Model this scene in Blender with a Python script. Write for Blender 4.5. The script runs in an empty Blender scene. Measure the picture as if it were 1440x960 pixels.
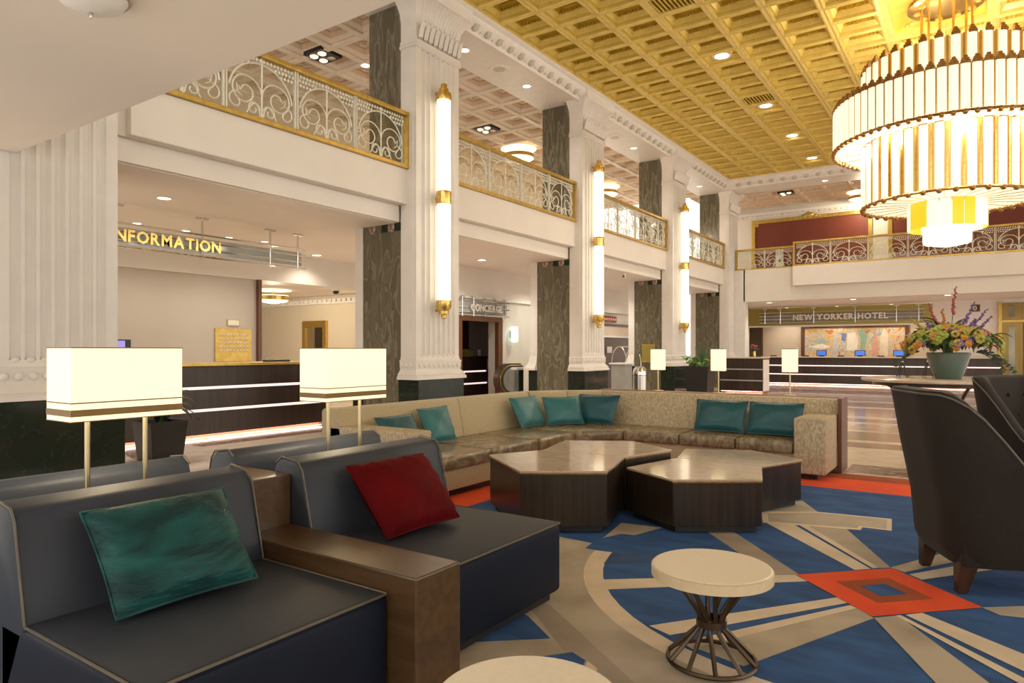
import bpy, bmesh, math, random
from mathutils import Vector, Matrix
random.seed(7)
PI = math.pi
S = bpy.context.scene
C = S.collection
cos, sin = math.cos, math.sin

# ------------------------------------------------------------------ camera, world, exposure
TH = math.atan(661 / 960)
cam_d = bpy.data.cameras.new('camera')
cam_d.sensor_width = 36
cam_d.lens = 24
cam_d.shift_y = 12 / 1440
cam_d.clip_end = 200
cam = bpy.data.objects.new('camera', cam_d)
C.objects.link(cam)
cam.location = (0, 0, 1.4)
cam.rotation_euler = (PI / 2, 0, TH)
S.camera = cam

W = bpy.data.worlds.new('world')
S.world = W
W.use_nodes = True
W.node_tree.nodes['Background'].inputs[0].default_value = (1.0, 0.93, 0.83, 1)
W.node_tree.nodes['Background'].inputs[1].default_value = 1.15
S.view_settings.view_transform = 'Standard'
S.view_settings.look = 'None'
S.view_settings.gamma = 1
S.view_settings.exposure = 0.90
S.view_settings.use_curve_mapping = False

WARM = (1.0, 0.83, 0.60)
SOFT = (1.0, 0.92, 0.80)

# ------------------------------------------------------------------ materials
MATS = {}


def nodes_of(name):
    m = bpy.data.materials.new(name)
    m.use_nodes = True
    nt = m.node_tree
    return m, nt, nt.nodes['Principled BSDF']


def mat(name, col, rough=0.5, metal=0.0, col2=None, scale=8.0, detail=4.0, bump=0.0, bscale=None, stretch=None,
        spec=0.5, lo=0.35, hi=0.65, emit=None, estr=0.0, coat=0.0, sheen=0.0, trans=0.0, distort=0.0):
    m, nt, b = nodes_of(name)
    b.inputs['Base Color'].default_value = (*col, 1)
    b.inputs['Roughness'].default_value = rough
    b.inputs['Metallic'].default_value = metal
    b.inputs['Specular IOR Level'].default_value = spec
    b.inputs['Coat Weight'].default_value = coat
    b.inputs['Sheen Weight'].default_value = sheen
    b.inputs['Transmission Weight'].default_value = trans
    if emit:
        b.inputs['Emission Color'].default_value = (*emit, 1)
        b.inputs['Emission Strength'].default_value = estr
    if col2 or bump:
        tc = nt.nodes.new('ShaderNodeTexCoord')
        mp = nt.nodes.new('ShaderNodeMapping')
        nt.links.new(tc.outputs['Object'], mp.inputs[0])
        if stretch:
            mp.inputs['Scale'].default_value = stretch
        n = nt.nodes.new('ShaderNodeTexNoise')
        n.inputs['Scale'].default_value = scale
        n.inputs['Detail'].default_value = detail
        n.inputs['Distortion'].default_value = distort
        nt.links.new(mp.outputs[0], n.inputs['Vector'])
        if col2:
            r = nt.nodes.new('ShaderNodeValToRGB')
            r.color_ramp.elements[0].position = lo
            r.color_ramp.elements[1].position = hi
            r.color_ramp.elements[0].color = (*col, 1)
            r.color_ramp.elements[1].color = (*col2, 1)
            nt.links.new(n.outputs[0], r.inputs[0])
            nt.links.new(r.outputs[0], b.inputs['Base Color'])
        if bump:
            n2 = n
            if bscale:
                n2 = nt.nodes.new('ShaderNodeTexNoise')
                n2.inputs['Scale'].default_value = bscale
                n2.inputs['Detail'].default_value = 3
                nt.links.new(mp.outputs[0], n2.inputs['Vector'])
            bp = nt.nodes.new('ShaderNodeBump')
            bp.inputs['Strength'].default_value = bump
            bp.inputs['Distance'].default_value = 0.02
            nt.links.new(n2.outputs[0], bp.inputs['Height'])
            nt.links.new(bp.outputs[0], b.inputs['Normal'])
    MATS[name] = m
    return m


def marble(name, base, vein, vein2, scale=2.0, rough=0.12, stretch=(1, 1, 1), w=0.035, spec=0.5):
    """veined stone: thin noise contour lines over a cloudy base"""
    m, nt, b = nodes_of(name)
    b.inputs['Roughness'].default_value = rough
    b.inputs['Specular IOR Level'].default_value = spec
    tc = nt.nodes.new('ShaderNodeTexCoord')
    mp = nt.nodes.new('ShaderNodeMapping')
    mp.inputs['Scale'].default_value = stretch
    nt.links.new(tc.outputs['Object'], mp.inputs[0])
    n = nt.nodes.new('ShaderNodeTexNoise')
    n.inputs['Scale'].default_value = scale
    n.inputs['Detail'].default_value = 6
    n.inputs['Distortion'].default_value = 1.2
    nt.links.new(mp.outputs[0], n.inputs['Vector'])
    r = nt.nodes.new('ShaderNodeValToRGB')
    e = r.color_ramp.elements
    e[0].position, e[0].color = 0.0, (*base, 1)
    e[1].position, e[1].color = 1.0, (*vein2, 1)
    for p, c in ((0.5 - w, base), (0.5, vein), (0.5 + w, base), (0.62, vein2), (0.70, base)):
        k = e.new(p)
        k.color = (*c, 1)
    nt.links.new(n.outputs[0], r.inputs[0])
    nt.links.new(r.outputs[0], b.inputs['Base Color'])
    MATS[name] = m
    return m


def emis(name, col, strength):
    return mat(name, (0.42, 0.38, 0.31), rough=0.4, emit=col, estr=strength)


def glass(name, col, rough=0.02, ior=1.45):
    m, nt, b = nodes_of(name)
    b.inputs['Base Color'].default_value = (*col, 1)
    b.inputs['Roughness'].default_value = rough
    b.inputs['Transmission Weight'].default_value = 1
    b.inputs['IOR'].default_value = ior
    MATS[name] = m
    return m


mat('plaster', (0.7488, 0.6935, 0.6208), 0.6, col2=(0.7776, 0.7227, 0.6499), scale=1.5)
mat('plaster_pink', (0.84, 0.765, 0.70), 0.6, col2=(0.87, 0.80, 0.735), scale=1.2)
mat('plaster_white', (0.80, 0.765, 0.72), 0.5, col2=(0.76, 0.725, 0.68), scale=6)
mat('soffit_paint', (0.8800, 0.8137, 0.7112), 0.6, col2=(0.9000, 0.8343, 0.7392), scale=0.7)
mat('column_paint', (0.7760, 0.7344, 0.6840), 0.42, col2=(0.7275, 0.6864, 0.6365), scale=3, bump=0.05, bscale=60)
mat('ornament_paint', (0.60, 0.57, 0.48), 0.5, col2=(0.46, 0.44, 0.36), scale=14)
mat('gold_ceiling', (0.5309, 0.3689, 0.0372), 0.40, metal=0.3, col2=(0.6573, 0.4942, 0.0744), scale=3)
mat('gold_ceiling_rib', (0.7621, 0.6090, 0.1869), 0.40, metal=0.3, col2=(0.6595, 0.5034, 0.1294), scale=5)
mat('cream_coffer', (0.70, 0.55, 0.41), 0.55, col2=(0.64, 0.47, 0.33), scale=4)
mat('cream_coffer_rib', (0.80, 0.70, 0.585), 0.55, col2=(0.74, 0.63, 0.52), scale=4)
mat('pale_coffer', (0.80, 0.745, 0.66), 0.55, col2=(0.74, 0.68, 0.60), scale=4)
mat('brass', (0.78, 0.55, 0.18), 0.25, metal=1.0, col2=(0.66, 0.43, 0.12), scale=20)
mat('brass_dark', (0.42, 0.235, 0.07), 0.3, metal=0.9, col2=(0.30, 0.15, 0.05), scale=25)
mat('brass_satin', (0.60, 0.50, 0.30), 0.32, metal=1.0, col2=(0.50, 0.41, 0.24), scale=12, stretch=(1, 1, 0.1))
mat('gilt', (0.62, 0.43, 0.11), 0.35, metal=0.7, col2=(0.50, 0.33, 0.08), scale=10)
mat('iron_white', (0.80, 0.77, 0.66), 0.45, col2=(0.70, 0.67, 0.55), scale=30)
mat('chrome', (0.75, 0.74, 0.72), 0.12, metal=1.0, col2=(0.68, 0.67, 0.66), scale=3)
mat('steel', (0.62, 0.58, 0.53), 0.28, metal=1.0, col2=(0.52, 0.49, 0.45), scale=40, stretch=(1, 1, 0.05))
marble('green_marble', (0.120, 0.102, 0.066), (0.225, 0.205, 0.155), (0.165, 0.142, 0.095), 5.5, 0.14, (1, 1, 0.22), 0.05, 0.25)
marble('plinth_marble', (0.020, 0.026, 0.018), (0.045, 0.048, 0.034), (0.027, 0.031, 0.021), 2.4, 0.10, (1, 1, 1), 0.010, 0.2)
marble('floor_marble', (0.78, 0.655, 0.535), (0.70, 0.565, 0.45), (0.81, 0.69, 0.57), 1.2, 0.10, (1, 1, 1), 0.03)
marble('band_brown', (0.23, 0.125, 0.080), (0.42, 0.29, 0.21), (0.30, 0.18, 0.12), 2.6, 0.12, (0.25, 2, 1), 0.05)
marble('band_dark', (0.24, 0.155, 0.115), (0.60, 0.50, 0.42), (0.36, 0.25, 0.19), 3.0, 0.12, (0.6, 1.5, 1), 0.03)
marble('band_pink', (0.50, 0.34, 0.28), (0.34, 0.21, 0.17), (0.60, 0.44, 0.36), 2.0, 0.10, (0.25, 2, 1), 0.05)
marble('table_marble', (0.52, 0.42, 0.32), (0.46, 0.365, 0.275), (0.56, 0.46, 0.355), 3.0, 0.10, (1, 1, 1), 0.04)
mat('dark_wood', (0.0154, 0.0098, 0.0063), 0.30, col2=(0.0322, 0.0203, 0.0126), scale=4, stretch=(9, 9, 0.35), spec=0.45)
mat('desk_wood', (0.0288, 0.0168, 0.0120), 0.35, col2=(0.0480, 0.0288, 0.0208), scale=3, stretch=(4, 4, 0.3))
mat('walnut', (0.0936, 0.0515, 0.0218), 0.30, col2=(0.0640, 0.0335, 0.0140), scale=3, stretch=(0.8, 9, 9))
mat('walnut_post', (0.150, 0.058, 0.024), 0.35, col2=(0.10, 0.038, 0.018), scale=3, stretch=(8, 8, 0.6))
mat('leg_wood', (0.0595, 0.0238, 0.0098), 0.3, col2=(0.0385, 0.0154, 0.0070), scale=6, stretch=(6, 6, 0.6))
mat('brown_panel', (0.085, 0.048, 0.034), 0.4, col2=(0.065, 0.036, 0.026), scale=2)
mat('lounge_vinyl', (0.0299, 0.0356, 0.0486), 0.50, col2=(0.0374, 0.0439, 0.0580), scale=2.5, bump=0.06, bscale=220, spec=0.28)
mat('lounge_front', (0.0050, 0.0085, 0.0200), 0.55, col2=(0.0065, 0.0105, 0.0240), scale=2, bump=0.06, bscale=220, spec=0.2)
mat('piping', (0.1330, 0.1155, 0.0840), 0.5, col2=(0.1050, 0.0910, 0.0700), scale=30)
mat('plinth_black', (0.012, 0.011, 0.010), 0.5, col2=(0.016, 0.014, 0.012), scale=5)
mat('sofa_fabric', (0.4624, 0.3669, 0.2113), 0.75, col2=(0.3987, 0.3145, 0.1788), scale=70, detail=2, bump=0.25, bscale=120, sheen=0.2)
mat('sofa_weave', (0.5255, 0.4287, 0.2832), 0.75, col2=(0.3574, 0.2772, 0.1639), scale=60, detail=1, stretch=(1, 1, 0.45), bump=0.25, bscale=80)
mat('sofa_seat', (0.150, 0.105, 0.052), 0.24, col2=(0.330, 0.255, 0.155), scale=5.0, detail=6, bump=0.6, bscale=8, distort=2.2, stretch=(1.8, 0.6, 1), lo=0.38, hi=0.70)
mat('teal_velvet', (0.0030, 0.030, 0.032), 0.5, col2=(0.010, 0.085, 0.080), scale=3.5, detail=7, bump=0.5, bscale=16, sheen=0.05, stretch=(1, 1, 3.2), distort=0.6, spec=0.2, lo=0.40, hi=0.62)
mat('teal_satin', (0.0072, 0.0612, 0.0756), 0.33, col2=(0.0115, 0.0900, 0.1044), scale=2.5, bump=0.2, bscale=9, sheen=0.1, spec=0.35)
mat('teal_pale', (0.0180, 0.1116, 0.1188), 0.38, col2=(0.0324, 0.1584, 0.1620), scale=3, bump=0.2, bscale=9, sheen=0.1, spec=0.35)
mat('red_velvet', (0.0735, 0.0010, 0.0021), 0.7, col2=(0.1050, 0.0021, 0.0035), scale=4, bump=0.15, bscale=30, spec=0.08)
mat('chair_felt', (0.0166, 0.0119, 0.0084), 0.8, col2=(0.0206, 0.0147, 0.0107), scale=90, detail=2, bump=0.15, bscale=160, sheen=0.08, spec=0.25)
mat('chair_piping', (0.13, 0.115, 0.095), 0.6, col2=(0.10, 0.09, 0.075), scale=40)
mat('stone_top', (0.82, 0.74, 0.60), 0.32, col2=(0.79, 0.71, 0.57), scale=40, detail=2)
mat('stone_edge', (0.66, 0.54, 0.36), 0.4, col2=(0.62, 0.50, 0.33), scale=40, detail=2)
mat('table_metal', (0.075, 0.052, 0.034), 0.35, metal=0.8, col2=(0.10, 0.07, 0.045), scale=12)
mat('rug_blue', (0.0360, 0.1277, 0.3696), 0.95, col2=(0.0230, 0.0784, 0.2268), scale=3.2, detail=6, bump=0.5, bscale=300, stretch=(1, 2.2, 1))
mat('rug_navy', (0.025, 0.058, 0.156), 0.95, col2=(0.042, 0.094, 0.229), scale=3, detail=6, bump=0.5, bscale=300)
mat('rug_grey', (0.5600, 0.4812, 0.3780), 0.95, col2=(0.3976, 0.3360, 0.2552), lo=0.40, hi=0.68, scale=2.4, detail=6, bump=0.5, bscale=300)
mat('rug_taupe', (0.3432, 0.2863, 0.2198), 0.95, col2=(0.4296, 0.3575, 0.2800), scale=3, detail=6, bump=0.5, bscale=300)
mat('rug_cream', (0.8437, 0.7122, 0.5486), 0.95, col2=(0.7260, 0.6055, 0.4589), scale=4, detail=6, bump=0.5, bscale=300)
mat('rug_orange', (0.920, 0.108, 0.019), 0.95, col2=(0.845, 0.078, 0.017), scale=3, detail=6, bump=0.5, bscale=300)
mat('rug_rust', (0.432, 0.086, 0.017), 0.95, col2=(0.346, 0.065, 0.014), scale=4, detail=6, bump=0.5, bscale=300)
mat('rug_red', (0.30, 0.015, 0.030), 0.95, col2=(0.24, 0.012, 0.02), scale=4, bump=0.4, bscale=300)
mat('red_wall', (0.185, 0.036, 0.017), 0.6, col2=(0.165, 0.032, 0.015), scale=1)
mat('black', (0.012, 0.011, 0.011), 0.4, col2=(0.018, 0.016, 0.015), scale=6)
mat('dark_bronze', (0.05, 0.035, 0.025), 0.4, metal=0.6, col2=(0.07, 0.05, 0.035), scale=10)
mat('olive_gold', (0.40, 0.33, 0.085), 0.35, metal=0.5, col2=(0.34, 0.275, 0.065), scale=30, detail=2)
mat('grey_paint', (0.34, 0.34, 0.32), 0.45, col2=(0.30, 0.30, 0.285), scale=4)
mat('grey_wall', (0.56, 0.54, 0.47), 0.5, col2=(0.60, 0.58, 0.51), scale=2)
mat('letter_cream', (0.95, 0.89, 0.77), 0.4, col2=(0.90, 0.83, 0.70), scale=5)
mat('sign_grey', (0.20, 0.19, 0.165), 0.3, col2=(0.25, 0.24, 0.21), scale=3)
mat('bronze_door', (0.30, 0.205, 0.065), 0.35, metal=0.7, col2=(0.24, 0.16, 0.05), scale=4, stretch=(6, 6, 0.3))
mat('copper', (0.55, 0.24, 0.14), 0.3, metal=0.6, col2=(0.48, 0.20, 0.12), scale=6)
mat('leaf', (0.035, 0.095, 0.018), 0.45, col2=(0.06, 0.16, 0.03), scale=6)
mat('leaf_dark', (0.014, 0.035, 0.010), 0.45, col2=(0.03, 0.065, 0.016), scale=6)
mat('leaf_lime', (0.15, 0.32, 0.05), 0.5, col2=(0.10, 0.24, 0.035), scale=6)
mat('petal_orange', (0.4464, 0.1364, 0.0155), 0.5, col2=(0.4836, 0.2046, 0.0310), scale=12)
mat('petal_yellow', (0.4464, 0.2976, 0.0248), 0.5, col2=(0.3720, 0.2604, 0.0248), scale=12)
mat('petal_purple', (0.1426, 0.0744, 0.2604), 0.5, col2=(0.2108, 0.1240, 0.3224), scale=12)
mat('petal_lime', (0.2232, 0.2852, 0.0310), 0.5, col2=(0.1736, 0.2480, 0.0279), scale=12)
mat('petal_pink', (0.3844, 0.0744, 0.0744), 0.5, col2=(0.3100, 0.0496, 0.0620), scale=12)
mat('celadon', (0.085, 0.125, 0.100), 0.15, col2=(0.10, 0.145, 0.118), scale=3, coat=0.4)
mat('white_card', (0.80, 0.78, 0.74), 0.6, col2=(0.76, 0.74, 0.70), scale=6)
mat('sand_panel', (0.62, 0.50, 0.37), 0.5, col2=(0.66, 0.54, 0.41), scale=1.2)
mat('info_panel', (0.4884, 0.4180, 0.3362), 0.28, col2=(0.5106, 0.4408, 0.3608), scale=0.8)
mat('beige_wall', (0.70, 0.62, 0.48), 0.55, col2=(0.66, 0.58, 0.44), scale=5, stretch=(8, 8, 0.1))
mat('smoke_mirror', (0.18, 0.16, 0.12), 0.08, metal=0.9, col2=(0.14, 0.12, 0.09), scale=1)
glass('rail_glass', (0.93, 0.96, 0.90))
glass('clear_glass', (0.95, 0.98, 0.97))
mat('sign_glass', (0.60, 0.66, 0.64), 0.08, col2=(0.68, 0.73, 0.70), scale=2, trans=0.55)
emis('tube_glow', (1.0, 0.86, 0.62), 0.95)
emis('chandelier_glow', (1.0, 0.86, 0.60), 0.58)
mat('chandelier_plate', (0.40, 0.24, 0.07), 0.35, metal=0.4, emit=(1.0, 0.58, 0.17), estr=0.24)
mat('chandelier_amber', (0.70, 0.36, 0.01), 0.3, emit=(1.0, 0.55, 0.02), estr=0.42)
emis('chandelier_core', (1.0, 0.93, 0.78), 0.62)
emis('shade_glow', (1.0, 0.83, 0.47), 0.62)
emis('downlight_glow', (1.0, 0.88, 0.68), 2.5)
emis('drum_glow', (1.0, 0.82, 0.5), 1.0)
emis('led_pink', (1.0, 0.74, 0.70), 0.62)
emis('toe_glow', (1.0, 0.70, 0.66), 7.0)
emis('lamp_dim', (1.0, 0.80, 0.6), 0.7)
mat('screen_blue', (0.02, 0.03, 0.08), 0.2, emit=(0.08, 0.25, 0.9), estr=0.45)
mat('screen_violet', (0.03, 0.03, 0.06), 0.2, emit=(0.42, 0.33, 0.85), estr=0.45)
emis('sign_red', (0.9, 0.04, 0.03), 0.5)
emis('cool_glow', (0.80, 1.0, 0.90), 1.0)
mat('shade_trim', (0.24, 0.13, 0.022), 0.5, col2=(0.20, 0.11, 0.02), scale=10)


def mural_material():
    m, nt, b = nodes_of('mural_paint')
    b.inputs['Roughness'].default_value = 0.5
    tc = nt.nodes.new('ShaderNodeTexCoord')
    mp = nt.nodes.new('ShaderNodeMapping')
    nt.links.new(tc.outputs['Object'], mp.inputs[0])
    n = nt.nodes.new('ShaderNodeTexNoise')
    n.inputs['Scale'].default_value = 1.3
    n.inputs['Detail'].default_value = 2
    n.inputs['Distortion'].default_value = 2.2
    nt.links.new(mp.outputs[0], n.inputs['Vector'])
    r = nt.nodes.new('ShaderNodeValToRGB')
    r.color_ramp.interpolation = 'CONSTANT'
    e = r.color_ramp.elements
    pal = [(0.0, (0.62, 0.25, 0.08)), (0.34, (0.70, 0.52, 0.32)), (0.42, (0.74, 0.42, 0.12)), (0.47, (0.70, 0.58, 0.42)),
           (0.52, (0.35, 0.42, 0.40)), (0.56, (0.72, 0.56, 0.38)), (0.61, (0.66, 0.20, 0.10)), (0.66, (0.76, 0.58, 0.20))]
    e[0].position, e[0].color = pal[0][0], (*pal[0][1], 1)
    e[1].position, e[1].color = pal[1][0], (*pal[1][1], 1)
    for p, c in pal[2:]:
        k = e.new(p)
        k.color = (*c, 1)
    nt.links.new(n.outputs[0], r.inputs[0])
    nt.links.new(r.outputs[0], b.inputs['Base Color'])
    MATS['mural_paint'] = m


mural_material()


# ------------------------------------------------------------------ mesh building
class MB:
    def __init__(s):
        s.v, s.f, s.m, s.cur = [], [], [], 0

    def mi(s, i):
        s.cur = i
        return s

    def face(s, idx):
        s.f.append(tuple(idx))
        s.m.append(s.cur)

    def pts(s, ps):
        b = len(s.v)
        s.v.extend(tuple(p) for p in ps)
        return b

    def poly(s, ps):
        b = s.pts(ps)
        s.face(range(b, b + len(ps)))
        return s

    def box(s, x0, x1, y0, y1, z0, z1):
        b = s.pts([(x0, y0, z0), (x1, y0, z0), (x1, y1, z0), (x0, y1, z0), (x0, y0, z1), (x1, y0, z1), (x1, y1, z1), (x0, y1, z1)])
        for q in ((0, 3, 2, 1), (4, 5, 6, 7), (0, 1, 5, 4), (1, 2, 6, 5), (2, 3, 7, 6), (3, 0, 4, 7)):
            s.face([b + i for i in q])
        return s

    def prism(s, poly, z0, z1, axis='z'):
        """polygon (counter-clockwise) pushed from z0 to z1"""
        def P(p, z):
            return (p[0], p[1], z) if axis == 'z' else ((z, p[0], p[1]) if axis == 'x' else (p[1], z, p[0]))
        n = len(poly)
        b = s.pts([P(p, z0) for p in poly] + [P(p, z1) for p in poly])
        s.face([b + i for i in range(n)][::-1])
        s.face([b + n + i for i in range(n)])
        for i in range(n):
            j = (i + 1) % n
            s.face((b + i, b + j, b + n + j, b + n + i))
        return s

    def loft(s, rings, cap0=True, cap1=True, closed=True):
        n = len(rings[0])
        b = s.pts([p for r in rings for p in r])
        for k in range(len(rings) - 1):
            for i in range(n if closed else n - 1):
                j = (i + 1) % n
                s.face((b + k * n + i, b + k * n + j, b + (k + 1) * n + j, b + (k + 1) * n + i))
        if cap0:
            s.face([b + i for i in range(n)][::-1])
        if cap1:
            s.face([b + (len(rings) - 1) * n + i for i in range(n)])
        return s

    def lathe(s, prof, n=16, c=(0, 0, 0), cap=True, a0=0.0):
        rings = [[(c[0] + r * cos(a0 + 2 * PI * i / n), c[1] + r * sin(a0 + 2 * PI * i / n), c[2] + z) for i in range(n)] for r, z in prof]
        return s.loft(rings, cap, cap)

    def tube(s, path, r, n=6, closed=False, r2=None):
        path = [Vector(p) for p in path]
        m = len(path)
        rings = []
        up = None
        for k, p in enumerate(path):
            a = path[k - 1] if (k > 0 or closed) else p
            c = path[(k + 1) % m] if (k < m - 1 or closed) else p
            t = (c - a).normalized()
            if up is None:
                up = Vector((0, 0, 1)) if abs(t.z) < 0.9 else Vector((1, 0, 0))
            x = t.cross(up)
            if x.length < 1e-5:
                x = t.cross(Vector((0, 1, 0.01)))
            x.normalize()
            y = x.cross(t).normalized()
            up = y
            rr = r if r2 is None else r + (r2 - r) * k / (m - 1)
            rings.append([p + x * rr * cos(2 * PI * i / n) + y * rr * sin(2 * PI * i / n) for i in range(n)])
        if closed:
            rings.append(rings[0])
        return s.loft(rings, not closed, not closed)

    def ball(s, c, r, n=8, m=5, sc=(1, 1, 1)):
        rings = []
        for k in range(1, m):
            a = PI * k / m
            rings.append([(c[0] + sc[0] * r * sin(a) * cos(2 * PI * i / n), c[1] + sc[1] * r * sin(a) * sin(2 * PI * i / n), c[2] - sc[2] * r * cos(a)) for i in range(n)])
        b0 = len(s.v)
        s.loft(rings, False, False)
        lo, hi = s.pts([(c[0], c[1], c[2] - sc[2] * r)]), s.pts([(c[0], c[1], c[2] + sc[2] * r)])
        for i in range(n):
            j = (i + 1) % n
            s.face((lo, b0 + j, b0 + i))
            s.face((hi, b0 + (m - 2) * n + i, b0 + (m - 2) * n + j))
        return s

    def add(s, o, M=None):
        b = len(s.v)
        s.v.extend(tuple(M @ Vector(p)) if M else tuple(p) for p in o.v)
        for f, m in zip(o.f, o.m):
            s.f.append(tuple(b + i for i in f))
            s.m.append(m)
        return s

    def mesh(s, name, mats, smooth=None, bevel=None, seg=2, recalc=True):
        me = bpy.data.meshes.new(name)
        me.from_pydata([tuple(p) for p in s.v], [], s.f)
        for q in ([mats] if isinstance(mats, str) else mats):
            me.materials.append(MATS[q])
        me.polygons.foreach_set('material_index', s.m)
        if bevel or recalc:
            bm = bmesh.new()
            bm.from_mesh(me)
            if recalc:
                bmesh.ops.recalc_face_normals(bm, faces=bm.faces)
            if bevel:
                bmesh.ops.remove_doubles(bm, verts=bm.verts, dist=1e-5)
                ed = [e for e in bm.edges if len(e.link_faces) == 2 and e.calc_face_angle(0) > 0.5]
                bmesh.ops.bevel(bm, geom=ed, offset=bevel, segments=seg, affect='EDGES', profile=0.5, clamp_overlap=True)
            bm.to_mesh(me)
            bm.free()
        if smooth:
            me.polygons.foreach_set('use_smooth', [True] * len(me.polygons))
            me.set_sharp_from_angle(angle=smooth)
        me.update()
        return me


def link(name, me, parent=None, loc=None, rot=None, label=None):
    o = bpy.data.objects.new(name, me)
    C.objects.link(o)
    if parent:
        o.parent = parent
    if loc:
        o.location = loc
    if rot:
        o.rotation_euler = rot
    if label:
        o['label'] = label
    return o


def part(name, mb, mats, parent, smooth=None, bevel=None, seg=2, loc=None, rot=None, label=None):
    return link(name, mb.mesh(name, mats, smooth, bevel, seg), parent, loc, rot, label)


def thing(name, label, cat, loc=(0, 0, 0), rz=0.0, group=None):
    o = bpy.data.objects.new(name, None)
    C.objects.link(o)
    o.empty_display_size = 0.1
    o.location = loc
    o.rotation_euler = (0, 0, rz)
    o['label'] = label
    o['category'] = cat
    if group:
        o['group'] = group
    return o


def tag(o, label, cat, group=None):
    o['label'] = label
    o['category'] = cat
    if group:
        o['group'] = group
    return o


def struct(name, mb, mats, label, cat='wall', smooth=None, bevel=None):
    o = part(name, mb, mats, None, smooth, bevel)
    o['kind'] = 'structure'
    o['label'] = label
    o['category'] = cat
    return o


def dup(root, loc, rz=None, label=None):
    r = root.copy()
    C.objects.link(r)
    r.location = loc
    if rz is not None:
        r.rotation_euler = (0, 0, rz)
    if label:
        r['label'] = label
    for ch in list(root.children):
        c = ch.copy()
        C.objects.link(c)
        c.parent = r
        for g in ch.children:
            d = g.copy()
            C.objects.link(d)
            d.parent = c
    return r


def light(kind, name, loc, power, col=WARM, size=0.1, parent=None, rot=None, spot=None, blend=0.6):
    L = bpy.data.lights.new(name, kind)
    L.energy = power
    L.color = col
    if kind == 'AREA':
        L.shape = 'DISK'
        L.size = size
    else:
        L.shadow_soft_size = size
    if kind == 'SPOT':
        L.spot_size = spot or 2.2
        L.spot_blend = blend
    o = bpy.data.objects.new(name, L)
    C.objects.link(o)
    o.location = loc
    if rot:
        o.rotation_euler = rot
    if parent:
        o.parent = parent
    return o


def letters(text, size, parent, matname, x0, z0, width=None, depth=0.02, bold=0.03):
    """each character its own part, standing in the local xz plane and facing -y"""
    out, x = [], 0.0
    for ch in text:
        if ch == ' ':
            x += size * 0.35
            continue
        cu = bpy.data.curves.new('letter', 'FONT')
        cu.body = ch
        cu.size = size
        cu.extrude = depth / 2
        cu.offset = bold * size
        cu.resolution_u = 2
        t = bpy.data.objects.new('letter', cu)
        me = bpy.data.meshes.new_from_object(t)
        bpy.data.objects.remove(t)
        xs = [v.co.x for v in me.vertices]
        lo, hi = min(xs), max(xs)
        for v in me.vertices:
            p = v.co.copy()
            v.co = (p.x - lo, -p.z, p.y)
        me.materials.clear()
        me.materials.append(MATS[matname])
        out.append((me, x))
        x += hi - lo + size * 0.10
    k = (width / x) if width else 1.0
    for me, px in out:
        for v in me.vertices:
            v.co.x *= k
        link('letter', me, parent, (x0 + px * k, 0, z0))


# ------------------------------------------------------------------ the setting
XP = -7.8                                   # front plane of the colonnade
PY = [(2.58, 3.71), (8.50, 9.63), (14.27, 15.40), (20.00, 21.13), (25.62, 26.75)]   # pilasters along it
ZC = 7.55                                   # rib plane of the gold ceiling

fl = MB().box(-24, 9, -4, 36, -0.2, 0)
floor = struct('floor', fl, 'floor_marble', 'polished cream and pink marble lobby floor', 'floor')
for nm, m, b in (
        ('floor_band', 'band_dark', (-1.3, 9, 8.62, 9.25)), ('floor_band', 'band_brown', (-7.4, 9, 10.9, 11.5)),
        ('floor_band', 'band_brown', (-7.4, 9, 11.8, 13.0)), ('floor_band', 'band_pink', (-7.4, 9, 13.3, 14.4)),
        ('floor_band', 'band_brown', (-7.4, 9, 14.8, 15.5)), ('floor_band', 'band_pink', (-7.4, 9, 16.0, 18.2)),
        ('floor_band', 'band_brown', (-7.4, 9, 18.8, 20.2)), ('floor_band', 'band_pink', (-7.4, 9, 20.8, 23.2)),
        ('floor_band', 'band_brown', (-7.4, 9, 23.9, 26.0)), ('floor_band', 'band_pink', (-7.4, 9, 26.4, 28.6)),
        ('floor_band', 'band_brown', (-9.6, -9.3, 5.6, 13.0)), ('floor_band', 'band_dark', (-7.4, -7.0, -2, 26))):
    part(nm, MB().box(b[0], b[1], b[2], b[3], -0.01, 0.003), m, floor)
arc = [(-8.35 - 2.1 * sin(a), 5.75 - 1.35 * cos(a)) for a in [i * PI / 2 / 10 for i in range(11)]]
arc2 = [(-8.35 - 1.75 * sin(a), 5.75 - 1.0 * cos(a)) for a in [i * PI / 2 / 10 for i in range(11)]]
part('floor_band', MB().prism(arc + arc2[::-1], -0.01, 0.004), 'band_dark', floor)
part('floor_band', MB().prism([(-8.75, 5.30), (-8.15, 5.42), (-8.15, 5.62)], -0.01, 0.004), 'band_dark', floor)
part('hall_carpet', MB().box(-15, -10.2, 13.3, 18.6, -0.01, 0.006), 'rug_red', floor)

# soffit of the near mezzanine over the camera
sf = MB().box(-7.79, 9, -4, 2.75, 3.33, 4.45)
struct('ceiling_near', sf, 'soffit_paint', 'smooth beige soffit of the near mezzanine overhead', 'ceiling')

# mezzanine deck along the left side
dk = MB()
dk.box(-14.2, -8.25, 2.0, 26.2, 3.57, 4.40)
md = struct('ceiling_mezzanine', dk, 'plaster_pink', 'pinkish plaster ceiling under the left mezzanine', 'ceiling')
for (a, b) in ((3.95, 8.5), (9.63, 14.27), (15.40, 20.0), (21.13, 25.62)):
    part('fascia', MB().box(-8.25, -8.0, a, b, 3.86, 4.45), 'plaster', md, bevel=0.012)
    part('lower_beam', MB().box(-8.45, -8.18, a - 0.3 if a < 5 else a, b, 3.58, 3.86), 'plaster', md, bevel=0.01)
part('fascia', MB().box(-8.25, -8.12, 3.71, 3.97, 3.86, 4.45), 'plaster', md)

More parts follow.
